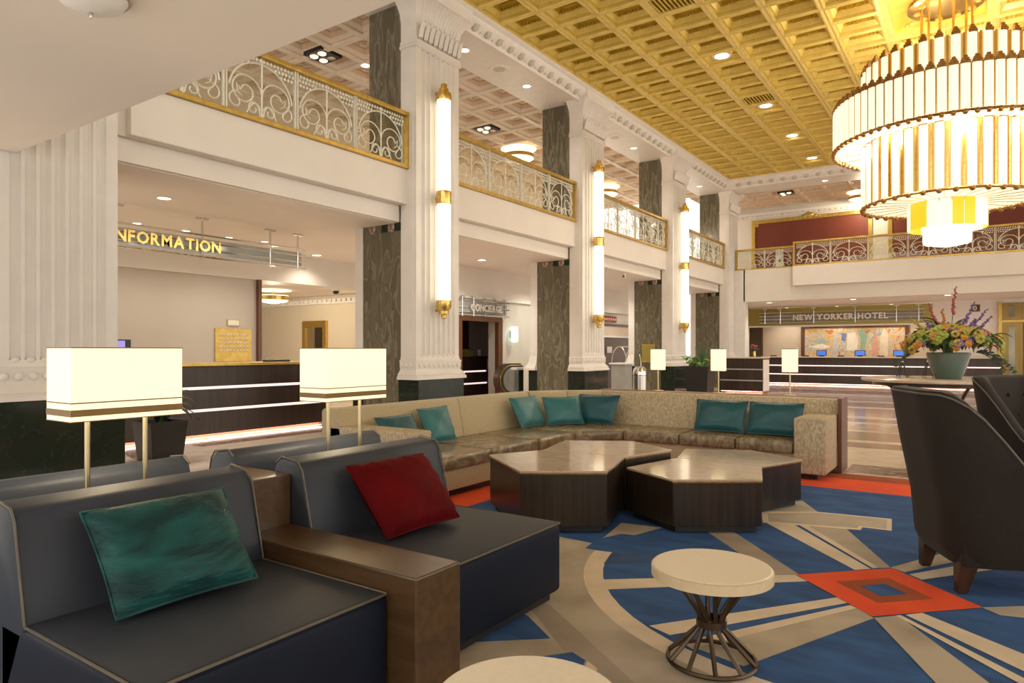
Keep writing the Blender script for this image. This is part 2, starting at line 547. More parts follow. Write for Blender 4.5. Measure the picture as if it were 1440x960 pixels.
# upper beam soffit over the balustrade
for (a, b) in ((2.0, 26.75),):
    bm_ = struct('beam_left', MB().box(-8.95, -7.82, a, b, 7.30, 7.9), 'plaster_white', 'white soffit beam above the left balcony', 'beam')
struct('beam_far', MB().box(-7.82, 9, 25.05, 26.3, 7.30, 7.9), 'plaster_white', 'white soffit beam above the far balcony', 'beam')


# ------------------------------------------------------------------ coffers
def coffer_mesh(name, px, py, depth, mats, rib=0.07, dent=True, turn=1.0):
    """one coffer: stepped recess rising from the rib face (z = 0) to the inner panel (z = depth), centred"""
    mb = MB()
    hx, hy = px / 2, py / 2
    def ring(g, z):
        return [(-hx + g, -hy + g, z), (hx - g, -hy + g, z), (hx - g, hy - g, z), (-hx + g, hy - g, z)]
    mb.mi(1)
    mb.loft([ring(0, 0), ring(rib * .55, -.012), ring(rib, 0), ring(rib, depth * 0.2)], False, False)
    w = 0.17 if dent else 0.19
    mb.mi(0)
    mb.loft([ring(rib, depth * .2), ring(rib + .022, depth * .22)], False, False)
    mb.mi(1)
    mb.loft([ring(rib + .022, depth * .22), ring(rib + .022 + w * .35, depth * .5), ring(rib + .03 + w * .35, depth * .52)], False, False)
    mb.mi(0)
    mb.loft([ring(rib + .03 + w * .35, depth * .52), ring(rib + w * .8, depth * .86), ring(rib + w * .95, depth * .86), ring(rib + w * .95, depth)], False, False)
    mb.poly(ring(rib + w * .95, depth))
    if dent:
        n = 8
        for k in range(n):
            x = (-1 + 2 * (k + 0.5) / n) * (hx - rib - .09)
            for sy in (-1, 1):
                y = sy * (hy - rib - .105)
                mb.box(x - .02, x + .02, y - .022, y + .022, depth * .50, depth * .74)
    mb.mi(1)
    for k in range(6):                     # rosette
        a = 2 * PI * k / 6
        mb.ball((0.085 * cos(a), 0.065 * sin(a), depth - 0.014), 0.042, 5, 3, (1, 1, 0.7))
    mb.ball((0, 0, depth - 0.03), 0.036, 5, 3)
    return mb


def coffer_field(parent, x0, nx, px, y0, ny, py, z, depth, mats, keep, skip=lambda i, j: False, rest_name='coffer_field', dent=True):
    mb = coffer_mesh('coffer', px, py, depth, mats, dent=dent)
    me = mb.mesh('coffer', mats, recalc=False)
    rest = MB()
    for i in range(nx):
        for j in range(ny):
            if skip(i, j):
                continue
            c = (x0 + (i + 0.5) * px, y0 + (j + 0.5) * py, z)
            if keep(c):
                link('coffer', me, parent, c)
            else:
                rest.add(mb, Matrix.Translation(c))
    if rest.v:
        o = link(rest_name, rest.mesh(rest_name, mats, recalc=False), parent)
        o['kind'] = 'stuff'


ce = struct('ceiling', MB().box(-7.6, 9, 2.0, 25.3, ZC + 0.30, ZC + 0.5), 'gold_ceiling', 'gilded coffered ceiling high above the lobby', 'ceiling')
GX0, GPX, GY0, GPY = -7.54, 0.86, 2.69, 0.71
vent_cells = {(3, 12), (3, 20)}
coffer_field(ce, GX0, 18, GPX, GY0, 32, GPY, ZC, 0.26, ['gold_ceiling', 'gold_ceiling_rib'],
             lambda c: c[0] < 1.2 and c[1] > 8.0,
             lambda i, j: (7 <= i <= 8 and 15 <= j <= 17) or (i, j) in vent_cells)
# flat square panel that carries the chandelier
cx0, cx1 = GX0 + 7 * GPX, GX0 + 9 * GPX
cy0, cy1 = GY0 + 15 * GPY, GY0 + 18 * GPY
pn = MB()
def rect(a, b, c, d, z):
    return [(a, c, z), (b, c, z), (b, d, z), (a, d, z)]
pn.mi(1).loft([rect(cx0, cx1, cy0, cy1, ZC), rect(cx0 + .12, cx1 - .12, cy0 + .12, cy1 - .12, ZC - .02), rect(cx0 + .14, cx1 - .14, cy0 + .14, cy1 - .14, ZC + .08)], False, False)
pn.mi(0).loft([rect(cx0 + .14, cx1 - .14, cy0 + .14, cy1 - .14, ZC + .08), rect(cx0 + .3, cx1 - .3, cy0 + .3, cy1 - .3, ZC + .10)], False, True)
for sx in (-1, 1):
    for sy in (-1, 1):
        for k in range(3):
            pn.mi(1).ball(((cx0 + cx1) / 2 + sx * (0.52 - .07 * k), (cy0 + cy1) / 2 + sy * (0.72 - .05 * k), ZC + .085), 0.05, 6, 4)
part('centre_panel', pn, ['gold_ceiling', 'gold_ceiling_rib'], ce)
for (i, j) in vent_cells:
    x, y = GX0 + (i + .5) * GPX, GY0 + (j + .5) * GPY
    v = thing('ceiling_vent', 'slatted gold air vent in the coffered ceiling ' + ('at the top edge of the picture' if j == 12 else 'beside a ceiling spot light'), 'vent', (x, y, ZC), 0, 'gold ceiling vents')
    m = MB()
    for (a, b, c, d) in ((-.43, .43, -.355, -.27), (-.43, .43, .27, .355), (-.43, -.34, -.27, .27), (.34, .43, -.27, .27)):
        m.box(a, b, c, d, 0.0, 0.05)
    part('frame', m, 'gold_ceiling_rib', v)
    part('backing', MB().box(-.36, .36, -.3, .3, 0.14, 0.16), 'brown_panel', v)
    for k in range(9):
        part('slat', MB().box(-.33 + k * .0755, -.30 + k * .0755, -.27, .27, 0.01, 0.10), 'gold_ceiling', v)

# mezzanine ceiling with cream coffers
mc = struct('ceiling_upper_left', MB().box(-14.2, -8.9, 2.0, 26.2, 7.72, 7.9), 'cream_coffer', 'cream coffered ceiling over the left mezzanine', 'ceiling')
coffer_field(mc, -14.2, 6, 0.885, 2.0, 27, 0.895, 7.40, 0.17, ['cream_coffer', 'cream_coffer_rib'], lambda c: c[1] > 5.0, dent=False)
fc = struct('ceiling_upper_far', MB().box(-9.6, 9, 26.2, 30.2, 7.72, 7.9), 'pale_coffer', 'pale coffered ceiling over the far mezzanine', 'ceiling')
coffer_field(fc, -9.6, 16, 0.95, 26.3, 5, 0.72, 7.42, 0.16, ['pale_coffer', 'cream_coffer'], lambda c: c[0] < 2.2, dent=False)

# back walls of the left side
wl = struct('wall_mezzanine', MB().box(-14.4, -14.2, 2, 26.2, 4.4, 7.8), 'sand_panel', 'tan back wall of the left mezzanine', 'wall')
bk = MB().box(-13.35, -13.0, 2.0, 13.2, 2.93, 3.57).box(-11.35, -11.0, 13.2, 26.0, 2.74, 3.57).box(-13.35, -11.0, 13.2, 13.3, 2.74, 3.57)
blk = struct('wall_bulkhead', bk, 'plaster', 'cream bulkhead above the desks under the mezzanine', 'wall')
part('crown', MB().box(-11.02, -10.93, 13.2, 18.6, 2.74, 2.80), 'plaster_white', blk)
struct('wall_information', MB().box(-13.34, -13.04, 1.5, 9.10, 0, 2.93), 'info_panel', 'glossy beige wall behind the information desk', 'wall')
struct('trim_post', MB().box(-13.10, -12.95, 9.10, 9.18, 0, 2.93), 'walnut_post', 'reddish brown wooden post at the end of the information wall', 'trim')
struct('ceiling_hall', MB().box(-24, -13.3, 2, 13.3, 2.96, 3.2), 'plaster_pink', 'low ceiling of the elevator hall', 'ceiling')
hw = struct('wall_hall', MB().box(-24, -15.02, 13.2, 13.4, 0, 3.0).box(-15.02, -11.2, 13.2, 13.3, 0, 3.0), 'beige_wall', 'striped beige wall of the elevator hall', 'wall')
cr = MB().box(-24, -11.3, 13.05, 13.2, 2.72, 2.86)
for k in range(44):
    cr.box(-20.5 + k * .2, -20.38 + k * .2, 13.0, 13.06, 2.76, 2.84)
part('crown', cr, 'plaster_white', hw)
struct('wall_hall_end', MB().box(-22.2, -22, 2, 13.3, 0, 3.0), 'beige_wall', 'beige end wall of the elevator hall', 'wall')
cw = MB().box(-11.3, -11.0, 15.25, 20.2, 0, 2.74).box(-11.3, -11.0, 13.2, 13.62, 0, 2.74).box(-11.3, -11.0, 13.62, 15.25, 2.22, 2.74)
struct('wall_concierge', cw, 'grey_wall', 'grey wall with an opening to the concierge', 'wall')
struct('wall_concierge_back', MB().box(-14.6, -14.4, 13.3, 18.6, 0, 3.0), 'plaster_pink', 'pale wall behind the concierge desk', 'wall')
struct('wall_concierge_end', MB().box(-14.6, -11.3, 18.6, 18.8, 0, 3.0), 'plaster_pink', 'pale end wall of the concierge room', 'wall')
struct('ceiling_concierge', MB().box(-14.6, -11.3, 13.3, 18.6, 2.8, 3.0), 'plaster', 'ceiling of the concierge room', 'ceiling')
bw = struct('wall_bell', MB().box(-11.6, -11.3, 20.2, 26.2, 0, 3.57), 'plaster_pink', 'two-tone wall behind the bell stand', 'wall')
part('wainscot', MB().box(-11.3, -11.25, 20.2, 26.2, 0, 1.86), 'brown_panel', bw)
part('band', MB().box(-11.3, -11.24, 20.2, 26.2, 1.92, 2.28), 'sand_panel', bw)
part('chair_rail', MB().box(-11.3, -11.2, 20.2, 26.2, 1.86, 1.92), 'plaster_white', bw)
part('cap_rail', MB().box(-11.3, -11.2, 20.2, 26.2, 2.28, 2.36), 'brown_panel', bw)

# door frame of the concierge opening
df = struct('door_1', MB().box(-11.05, -10.93, 13.50, 13.64, 0, 2.28).box(-11.05, -10.93, 15.22, 15.42, 0, 2.28).box(-11.05, -10.93, 13.64, 15.22, 2.16, 2.28), 'walnut_post', 'dark wood framed opening to the concierge', 'door')

# far wall
fw = MB()
fw.box(-7.45, 9, 26.3, 26.6, 3.22, 4.42)
far = struct('wall_far', fw, 'plaster', 'cream fascia wall under the far balcony', 'wall')
part('balcony_front', MB().box(-5.62, 9, 25.98, 26.32, 3.72, 4.42), 'plaster', far, bevel=0.012)
part('jamb', MB().box(-7.82, -7.40, 26.30, 26.75, 0, 4.42), 'plaster_white', far)
struct('ceiling_reception', MB().box(-9.5, 9, 26.6, 33, 3.24, 4.42), 'plaster_pink', 'pinkish ceiling above the reception', 'ceiling')
rw = MB().box(-1.55, 9, 30.5, 30.7, 0, 3.24).box(-9.2, -8.45, 30.5, 30.7, 0, 3.24)
rwall = struct('wall_reception', rw, 'plaster_pink', 'pinkish wall beside the reception niche', 'wall')
struct('wall_reception_left', MB().box(-9.3, -9.1, 26.6, 32.2, 0, 3.24), 'plaster_pink', 'left return wall of the reception', 'wall')
struct('wall_reception_back', MB().box(-9.1, -1.4, 32.0, 32.2, 0, 3.24), 'sand_panel', 'sand coloured wall behind the reception desk', 'wall')
bnd = struct('beam_reception', MB().box(-8.45, -1.55, 30.5, 30.7, 2.44, 3.18), 'olive_gold', 'olive gold band above the reception desk', 'beam')
part('shelf_edge', MB().box(-8.45, -1.55, 30.42, 30.7, 2.38, 2.44), 'plaster_white', bnd)
fu = struct('wall_far_upper', MB().box(-9.6, 9, 30.0, 30.2, 4.4, 7.8), 'plaster', 'cream wall of the far mezzanine', 'wall')
part('crown', MB().box(-9.6, 9, 29.85, 30.0, 7.12, 7.22).box(-9.6, 9, 29.9, 30.0, 7.0, 7.12), 'plaster_white', fu)
cd = MB()
for k in range(60):
    cd.box(-9.4 + k * .2, -9.3 + k * .2, 29.82, 29.9, 7.03, 7.10)
part('dentil_row', cd, 'plaster_white', fu)['kind'] = 'stuff'
dkf = struct('floor_far_mezzanine', MB().box(-9.6, 9, 26.6, 30.2, 4.42, 4.45), 'sand_panel', 'deck of the far mezzanine', 'floor')

# ------------------------------------------------------------------ cornices
def cornice(name, label, length, n, skip):
    """runs along local +x; front towards local -y; z local 0 is the lower edge"""
    t = thing(name, label, 'cornice')
    prof = [(0.0, 0.0), (-0.03, 0.0), (-0.05, 0.04), (-0.05, 0.07), (-0.10, 0.10), (-0.16, 0.16), (-0.19, 0.20), (-0.20, 0.24), (-0.26, 0.25),
            (-0.30, 0.27), (-0.32, 0.30), (-0.32, 0.36), (0.0, 0.36)]
    mb = MB()
    mb.loft([[(x, y, z) for (y, z) in prof] for x in (0, length)])
    part('moulding', mb, 'plaster_white', t, smooth=0.5)
    b = MB()
    b.ball((0, 0, 0), 0.10, 8, 5, (1, 0.8, 1))
    for k in range(4):
        a = 2 * PI * k / 4 + .4
        b.ball((0.055 * cos(a), -0.045, 0.055 * sin(a)), 0.035, 5, 4)
    bme = b.mesh('rosette', 'ornament_paint', smooth=0.8)
    d = MB().box(-0.014, 0.014, -0.03, 0.02, -0.07, 0.07)
    dme = d.mesh('dart', 'plaster_white')
    for k in range(n):
        x = (k + 0.5) * length / n
        if skip(x):
            continue
        link('rosette', bme, t, (x, -0.085, 0.135))
        link('dart', dme, t, (x + length / n / 2, -0.075, 0.13))
    return t


y_in = lambda y: any(a - 0.12 < y < b + 0.12 for a, b in PY)
c1 = cornice('cornice', 'white egg and rosette cornice running above the left pillars', 23.6, 62, lambda x: y_in(1.45 + x))
c1.rotation_euler = (0, 0, PI / 2)
c1.location = (-7.82, 1.45, 7.26)
c2 = cornice('cornice', 'white egg and rosette cornice running along the far wall', 16.8, 44, lambda x: x < 0.3)
c2.location = (-7.82, 25.07, 7.26)


# ------------------------------------------------------------------ pilasters
def flute_profile(w, d, n, depth, grow=0.0):
    """front outline of a fluted shaft, local x across, -y front; from left back to right back"""
    hw = w / 2 + grow
    pts = [(-hw, 0.0), (-hw, -d - grow)]
    m = 0.09 * w
    pitch = (2 * hw - 2 * m) / n
    for k in range(n):
        x0 = -hw + m + k * pitch
        g = 0.12 * pitch
        for i in range(6):
            a = PI * i / 5
            pts.append((x0 + g + (pitch - 2 * g) * (1 - cos(a)) / 2, -d - grow + depth * sin(a)))
    pts += [(hw, -d - grow), (hw, 0.0)]
    return pts


def column(idx, label, y0, y1, upper=True):
    w = y1 - y0
    # local +x = world -Y reversed: place with rz = +90deg so that local -y faces world +X
    t = thing('marble_column' if idx else 'marble_column', label, 'column', (-8.15, (y0 + y1) / 2, 0), PI / 2, 'columns of the left colonnade')
    d = 0.35
    part('plinth', MB().box(-w / 2 - .04, w / 2 + .04, -d - .09, 0.02, 0, 0.90), 'plinth_marble', t, bevel=0.01)
    part('pier', MB().box(-w / 2, w / 2, 0.0, 0.92, 0, 3.575), 'green_marble', t)
    if upper:
        part('pier', MB().box(-w / 2, w / 2, 0.0, 0.76, 4.41, 7.31), 'green_marble', t)
    # shaft
    pr = flute_profile(w, d, 7, 0.045)
    zt = 6.50 if upper else 3.34
    part('shaft', MB().prism(pr, 1.30, zt), 'column_paint', t, smooth=0.35)
    bl = MB()
    for k in range(7):                      # rounded stops at the foot of the flutes
        bl.ball((-w / 2 + w * (.09 + .82 * (k + .5) / 7), -d + .012, 1.30), 0.05, 8, 5, (1, 0.55, 0.7))
    part('flute_stops', bl, 'column_paint', t, smooth=1.0)
    cme = [MB().box(-.004, .01, 0, .92 / 6 - .004, 0, .135).mesh('capstone', m_) for m_ in ('green_marble', 'plinth_marble', 'band_dark')]
    for k in range(6):
        link('capstone', cme[(1, 2, 1, 0, 2, 0)[k]], t, (-w / 2 - .002, k * .92 / 6, 3.435))
    part('side_strip', MB().box(-w / 2 - .012, -w / 2 + .04, -d + .06, -.06, 1.24, zt).box(w / 2 - .04, w / 2 + .012, -d + .06, -.06, 1.24, zt), 'column_paint', t, bevel=0.006)
    # base: bell flare with an egg band
    rings = []
    for g, z in ((0.10, 0.90), (0.10, 0.945), (0.075, 0.96), (0.085, 0.985), (0.05, 1.02), (0.022, 1.06), (0.018, 1.07), (0.028, 1.10), (0.028, 1.18), (0.034, 1.20), (0.034, 1.22), (0.012, 1.235), (0.0, 1.30)):
        rings.append([(-w / 2 - g, 0.0, z), (-w / 2 - g, -d - g, z), (w / 2 + g, -d - g, z), (w / 2 + g, 0.0, z)])
    bs = part('base', MB().loft(rings), 'column_paint', t, smooth=0.5)
    eg = MB().ball((0, 0, 0), 0.042, 8, 5, (1, 0.5, 1.05))
    eme = eg.mesh('egg', 'column_paint', smooth=1.0)
    for k in range(9):
        link('egg', eme, bs, (-w / 2 + w * (k + .5) / 9, -d - 0.035, 1.14))
    for k in range(3):
        link('egg', eme, bs, (-w / 2 - .035, -d + d * (k + .6) / 3, 1.14), (0, 0, PI / 2))
    if upper:
        cp = MB()
        rings = []
        for g, z in ((0.0, 6.48), (0.035, 6.50), (0.035, 6.54), (0.02, 6.56), (0.02, 6.62)):
            rings.append([(-w / 2 - g, 0.0, z), (-w / 2 - g, -d - g, z), (w / 2 + g, -d - g, z), (w / 2 + g, 0.0, z)])
        part('necking', MB().loft(rings), 'column_paint', t, smooth=0.4)
        # flared fluted bell
        fr = []
        for g, z in ((0.0, 6.60), (0.0, 6.95), (0.03, 7.10), (0.09, 7.20), (0.16, 7.27), (0.20, 7.30)):
            fr.append([(x, y, z) for x, y in flute_profile(w, d, 13, 0.02, g)])
        cap = part('capital', MB().loft(fr), 'column_paint', t, smooth=0.5)
        lf = MB()
        lf.loft([[(-.05, -.01, 0), (0, -.045, 0), (.05, -.01, 0), (0, .02, 0)], [(-.055, -.03, .12), (0, -.065, .12), (.055, -.03, .12), (0, .02, .12)],
                 [(-.035, -.06, .23), (0, -.085, .25), (.035, -.06, .23), (0, -.03, .24)], [(-.015, -.085, .22), (0, -.095, .215), (.015, -.085, .22), (0, -.07, .23)]])
        lme = lf.mesh('leaf', 'column_paint', smooth=0.8)
        for k in range(9):
            link('leaf', lme, cap, (-w / 2 + w * (k + .5) / 9, -d - .03, 6.63)).scale = (1.0, 1.5, 1.1)
        part('abacus', MB().box(-w / 2 - .14, w / 2 + .14, -d - .22, 0.1, 7.30, 7.52).box(-w / 2 - .18, w / 2 + .18, -d - .26, 0.1, 7.52, 7.56), 'plaster_white', t, bevel=0.015)
    # back pilaster under the mezzanine
    part('back_pilaster', MB().box(-w / 2 + .0, w / 2, 0.92, 1.12, 0.9, 3.575), 'column_paint', t)
    part('back_base', MB().loft([[(-w / 2 - g, 0.92, z), (w / 2 + g, 0.92, z), (w / 2 + g, 1.12 + g, z), (-w / 2 - g, 1.12 + g, z)] for g, z in ((.12, .9), (.12, .95), (.04, 1.08), (.02, 1.2), (0, 1.25))]), 'column_paint', t, smooth=0.5)
    part('back_plinth', MB().box(-w / 2 - .02, w / 2 + .02, 0.925, 1.16, 0, 0.9), 'plinth_marble', t)
    return t


column(0, 'fluted cream pilaster on a black marble plinth at the left edge of the picture', *PY[0])
column(1, 'tall white fluted pilaster with a green marble pier, nearest of those with a sconce', *PY[1])
column(2, 'white fluted pilaster with marble pier, the second one carrying a tube sconce', *PY[2])
column(3, 'white fluted pilaster with marble pier, behind the steel bin, third with a tube sconce', *PY[3])
column(4, 'white corner pilaster with marble pier where the colonnade meets the far balcony', *PY[4])


# ------------------------------------------------------------------ balcony railings
def spiral(cx, cz, r0, r1, a0, a1, n=18):
    return [(cx + (r0 + (r1 - r0) * i / n) * cos(a0 + (a1 - a0) * i / n), 0.0, cz + (r0 + (r1 - r0) * i / n) * sin(a0 + (a1 - a0) * i / n)) for i in range(n + 1)]


def scroll_panel():
    """unit panel: x -0.5..0.5, z 0..0.8; white wrought iron work"""
    mb = MB()
    t = 0.011
    mb.tube([(0, 0, 0), (0, 0, 0.80)], 0.013, 4)
    for s in (-1, 1):
        f = lambda ps: [(s * p[0], p[1], p[2]) for p in ps]
        mb.tube(f(spiral(0.24, 0.30, 0.24, 0.05, PI * 1.0, PI * -1.9, 26)), t, 4)       # big volute from the centre bar
        mb.tube(f(spiral(0.12, 0.10, 0.10, 0.03, PI * 1.0, PI * -1.2, 14)), t, 4)
        mb.tube(f([(0.02 + .20 * (i / 8) ** 1.4, 0, .02 + .16 * sin(PI * i / 8)) for i in range(9)]), t, 4)
        mb.tube(f(spiral(0.0, 0.26, 0.46, 0.46, 0.12, PI / 2, 12)), 0.013, 4)            # fan arch
        mb.tube(f(spiral(0.36, 0.14, 0.12, 0.03, PI * 0.5, -PI * 1.3, 14)), t, 4)
        mb.tube(f([(0.30, 0, .30), (.36, 0, .36), (.34, 0, .26), (.28, 0, .22)]), 0.016, 4, r2=0.006)
        for k in range(9):                                                                # leaf frieze above the arch
            x = 0.03 + k * 0.053
            zt = 0.78
            zb = 0.26 + math.sqrt(max(0.0, 0.46 ** 2 - min(x, .455) ** 2)) + 0.02
            zb = max(zb, 0.60)
            mb.prism([(x, zb), (x + .034, (zb + zt) / 2 - .01), (x + .01, zt), (x - .018, (zb + zt) / 2 + .015)], -0.008, 0.008, 'y') if False else None
            z = zt
            q = 0
            while z > zb:
                r = 0.020
                xx = s * (x + (0.012 if q % 2 else -0.006))
                b = mb.pts([(xx - r, -.008, z - .02), (xx, -.012, z - .045), (xx + r, -.008, z - .015), (xx, -.012, z + .01), (xx - r, .008, z - .02), (xx, .010, z - .045), (xx + r, .008, z - .015), (xx, .010, z + .01)])
                for fc in ((0, 1, 2, 3), (7, 6, 5, 4), (0, 4, 5, 1), (1, 5, 6, 2), (2, 6, 7, 3), (3, 7, 4, 0)):
                    mb.face([b + i for i in fc])
                z -= 0.062
                q += 1
    return mb


SCROLL = scroll_panel().mesh('scrollwork', 'iron_white')


def railing(label, length, n, loc, rz, zb=0.0, h=0.95):
    t = thing('balcony_railing', label, 'railing', loc, rz, 'balcony railings')
    part('top_rail', MB().box(0, length, -.06, .06, h - .07, h), 'gilt', t, bevel=0.012)
    part('bottom_rail', MB().box(0, length, -.06, .05, 0, .06), 'gilt', t, bevel=0.008)
    for x in (0.0, length - .06):
        part('end_post', MB().box(x, x + .06, -.05, .05, .06, h - .07), 'gilt', t, bevel=0.006)
    part('glass_pane', MB().box(.06, length - .06, .03, .04, .06, h - .07), 'rail_glass', t)
    wp = (length - .12) / n
    for k in range(n):
        o = link('scroll_panel', SCROLL, t, (.06 + wp * (k + .5), 0, .065))
        o.scale = (wp * .96, 1, (h - .14) / .8)
    for k in range(1, n):
        x = .06 + wp * k
        part('post', MB().box(x - .028, x - .010, -.02, .02, .06, h - .07).box(x + .010, x + .028, -.02, .02, .06, h - .07), 'iron_white', t)
    return t


railing('wrought iron balcony railing above the information desk, cut by the beige soffit', 4.55, 4, (-8.0, 3.95, 4.45), PI / 2)
railing('wrought iron balcony railing between the first and second lit sconces', 4.62, 4, (-8.0, 9.64, 4.45), PI / 2)
railing('wrought iron balcony railing between the second and third lit sconces', 4.58, 4, (-8.0, 15.41, 4.45), PI / 2)
railing('short wrought iron balcony railing beside the far corner pilaster', 4.47, 4, (-8.0, 21.14, 4.45), PI / 2)
railing('short recessed wrought iron railing at the left end of the far balcony', 2.14, 2, (-7.78, 26.42, 4.42), 0, h=0.80)
railing('long wrought iron railing across the far balcony under the chandelier', 7.2, 6, (-5.62, 26.06, 4.42), 0, h=0.88)


# ------------------------------------------------------------------ tube sconces on the pilasters
def sconce():
    t = thing('wall_sconce', '', 'sconce', (-7.62, 9.0, 0), 0, 'tube sconces on the pilasters')
    r = 0.115
    def fluted(z0, z1, rr):
        n = 48
        return MB().loft([[((rr + (0.004 if i % 2 else -.004)) * cos(2 * PI * i / n), (rr + (0.004 if i % 2 else -.004)) * sin(2 * PI * i / n), z) for i in range(n)] for z in (z0, z1)])
    part('tube', fluted(4.10, 5.70, r), 'tube_glow', t)
    part('tube', fluted(2.24, 3.92, r), 'tube_glow', t)
    part('band', MB().lathe([(r + .012, 3.90), (r + .018, 3.94), (r + .012, 4.01), (r + .018, 4.08), (r + .012, 4.12)], 20), 'brass', t, smooth=0.5)
    tp = part('cap', MB().lathe([(r + .012, 5.68), (r + .018, 5.72), (r + .014, 5.80), (.085, 5.82), (.085, 5.88), (.055, 5.89), (.055, 5.96), (.02, 5.98)], 20), 'brass', t, smooth=0.5)
    bt = part('finial', MB().lathe([(.03, 1.93), (.045, 1.95), (.05, 2.0), (.08, 2.02), (.085, 2.07), (r - .005, 2.09), (r + .012, 2.14), (r + .016, 2.25)], 20), 'brass', t, smooth=0.5)
    for k in range(12):
        a = 2 * PI * k / 12
        part('bead', MB().ball(((r + .012) * cos(a), (r + .012) * sin(a), 5.70), .014, 6, 4), 'brass', tp, smooth=1)
        part('bead', MB().ball(((r + .012) * cos(a), (r + .012) * sin(a), 2.16), .018, 6, 4), 'brass', bt, smooth=1)
    for z in (2.08, 4.01, 5.83):
        part('bracket', MB().box(-.175, -.06, -.03, .03, z - .02, z + .02), 'brass', t, bevel=.005)
    return t


sc = sconce()
labs = ['tall glowing tube sconce with brass caps on the nearest sconce pilaster, the largest one',
        'glowing tube sconce with brass caps on the second pilaster, between two balcony railings',
        'glowing tube sconce with brass caps on the third pilaster, the smallest of them']
for k, y in enumerate((9.0, 14.76, 20.56)):
    o = sc if k == 0 else dup(sc, (-7.62, y, 0))
    o['label'] = labs[k]


# ------------------------------------------------------------------ chandelier
def chandelier(x, y):
    t = thing('chandelier', 'huge tiered art deco chandelier of glowing glass tubes with brass finials', 'chandelier', (x, y, 0))
    def tier(r, z0, z1, n, w, plate, shared_back=True):
        tm = MB()
        m = 6
        ring = [(w * .5 * cos(-PI / 2 + PI * i / m), w * .5 * sin(-PI / 2 + PI * i / m)) for i in range(m + 1)]
        tm.loft([[(a * .62, b, z) for a, b in ring] for z in (z0, z1)])
        tme = tm.mesh('glass_tube', 'chandelier_glow', smooth=0.6)
        fm = MB()
        s = w * .5
        fm.loft([[(q * .8, p, z) for p, q in ((-s * k, -s * .2), (s * k, -s * .2), (s * k, s * k), (-s * k, s * k))] for k, z in ((.95, z1 - .02), (.95, z1 + .03), (.7, z1 + .03), (.7, z1 + .07), (.42, z1 + .07), (.40, z1 + .11), (.2, z1 + .12))])
        fme = fm.mesh('finial', 'brass_dark')
        bm2 = MB().ball((.02, 0, z0 - .025), w * .36, 8, 5)
        bme = bm2.mesh('bead', 'brass_dark', smooth=1)
        sm = MB().box(-.01, .012, -.018, .018, z0, z1)
        sme = sm.mesh('divider', 'brass')
        for k in range(n):
            a = 2 * PI * (k + .5) / n
            g = link('glass_tube', tme, t, (r * cos(a), r * sin(a), 0), (0, 0, a))
            link('finial', fme, g)
            link('bead', bme, g)
            b = 2 * PI * k / n
            link('divider', sme, t, ((r + .004) * cos(b), (r + .004) * sin(b), 0), (0, 0, b))
        n2 = max(n, 48)
        part('backing', MB().loft([[(rr * cos(2 * PI * i / n2), rr * sin(2 * PI * i / n2), z) for i in range(n2)] for rr, z in ((r - .005, z0 + .01), (r - .005, z1 - .01))], False, False), plate, t, smooth=1)
    tier(1.33, 5.72, 6.52, 37, 0.135, 'chandelier_plate')
    tier(1.81, 5.12, 5.86, 74, 0.142, 'chandelier_plate')
    tier(1.33, 4.03, 5.14, 37, 0.135, 'chandelier_plate')
    for r0, r1, z in ((1.30, 1.84, 5.11), (0.5, 1.35, 4.02)):
        part('glass_underside', MB().loft([[(rr * cos(2 * PI * i / 48), rr * sin(2 * PI * i / 48), z + (.03 if rr == r1 else 0.03)) for i in range(48)] for rr in (r0, r1)], False, False), 'chandelier_glow', t)
        for k in range(24):
            a = 2 * PI * k / 24
            part('spoke', MB().tube([(r0 * cos(a), r0 * sin(a), z + .02), (r1 * cos(a), r1 * sin(a), z + .02)], .006, 4), 'brass', t)
        part('rim', MB().tube([(r1 * cos(2 * PI * i / 60), r1 * sin(2 * PI * i / 60), z) for i in range(60)], .025, 6, True), 'brass_dark', t, smooth=1)
    part('top_plate', MB().lathe([(1.32, 6.49), (1.32, 6.51)], 40), 'brass', t)
    part('middle_plate', MB().loft([[(rr * cos(2 * PI * i / 48), rr * sin(2 * PI * i / 48), 5.84) for i in range(48)] for rr in (1.3, 1.80)], False, False), 'brass', t)
    # lower drum of clear and amber panels
    n = 20
    for k in range(n):
        a = 2 * PI * k / n
        amber = (k // 2) % 2 == 0
        p = MB().box(-.012, .012, -.088, .088, 3.56, 4.02)
        part('glass_panel', p, 'chandelier_amber' if amber else 'chandelier_glow', t, bevel=.006, loc=(.60 * cos(a), .60 * sin(a), 0), rot=(0, 0, a), label='amber glass panel' if amber else 'clear glass panel')
    for k in range(14):
        a = 2 * PI * k / 14
        part('glass_rod', MB().lathe([(.06, 3.30), (.075, 3.34), (.075, 3.80), (.05, 3.82)], 8), 'chandelier_core', t, loc=(.30 * cos(a), .30 * sin(a), 0), smooth=.6)
    part('core', MB().lathe([(.28, 3.36), (.34, 3.44), (.34, 4.03)], 24), 'chandelier_core', t, smooth=.5)
    part('finial_plate', MB().lathe([(.02, 3.24), (.20, 3.27), (.24, 3.31), (.24, 3.36)], 16), 'chandelier_core', t, smooth=.5)
    for k in range(6):
        a = 2 * PI * k / 6 + .3
        part('hanger', MB().tube([(.40 * cos(a), .40 * sin(a), 6.5), (.40 * cos(a), .40 * sin(a), ZC + .07)], .022, 8), 'brass', t, smooth=1)
    part('canopy', MB().lathe([(.30, ZC + .0), (.55, ZC + .0), (.62, ZC + .03), (.60, ZC + .08), (.5, ZC + .10)], 32), 'brass', t, smooth=.5)
    for k in range(10):
        a = 2 * PI * k / 10
        part('canopy_leaf', MB().ball((.46 * cos(a), .46 * sin(a), ZC - .01), .07, 8, 5, (1, 1, .5)), 'gilt', t, smooth=1)
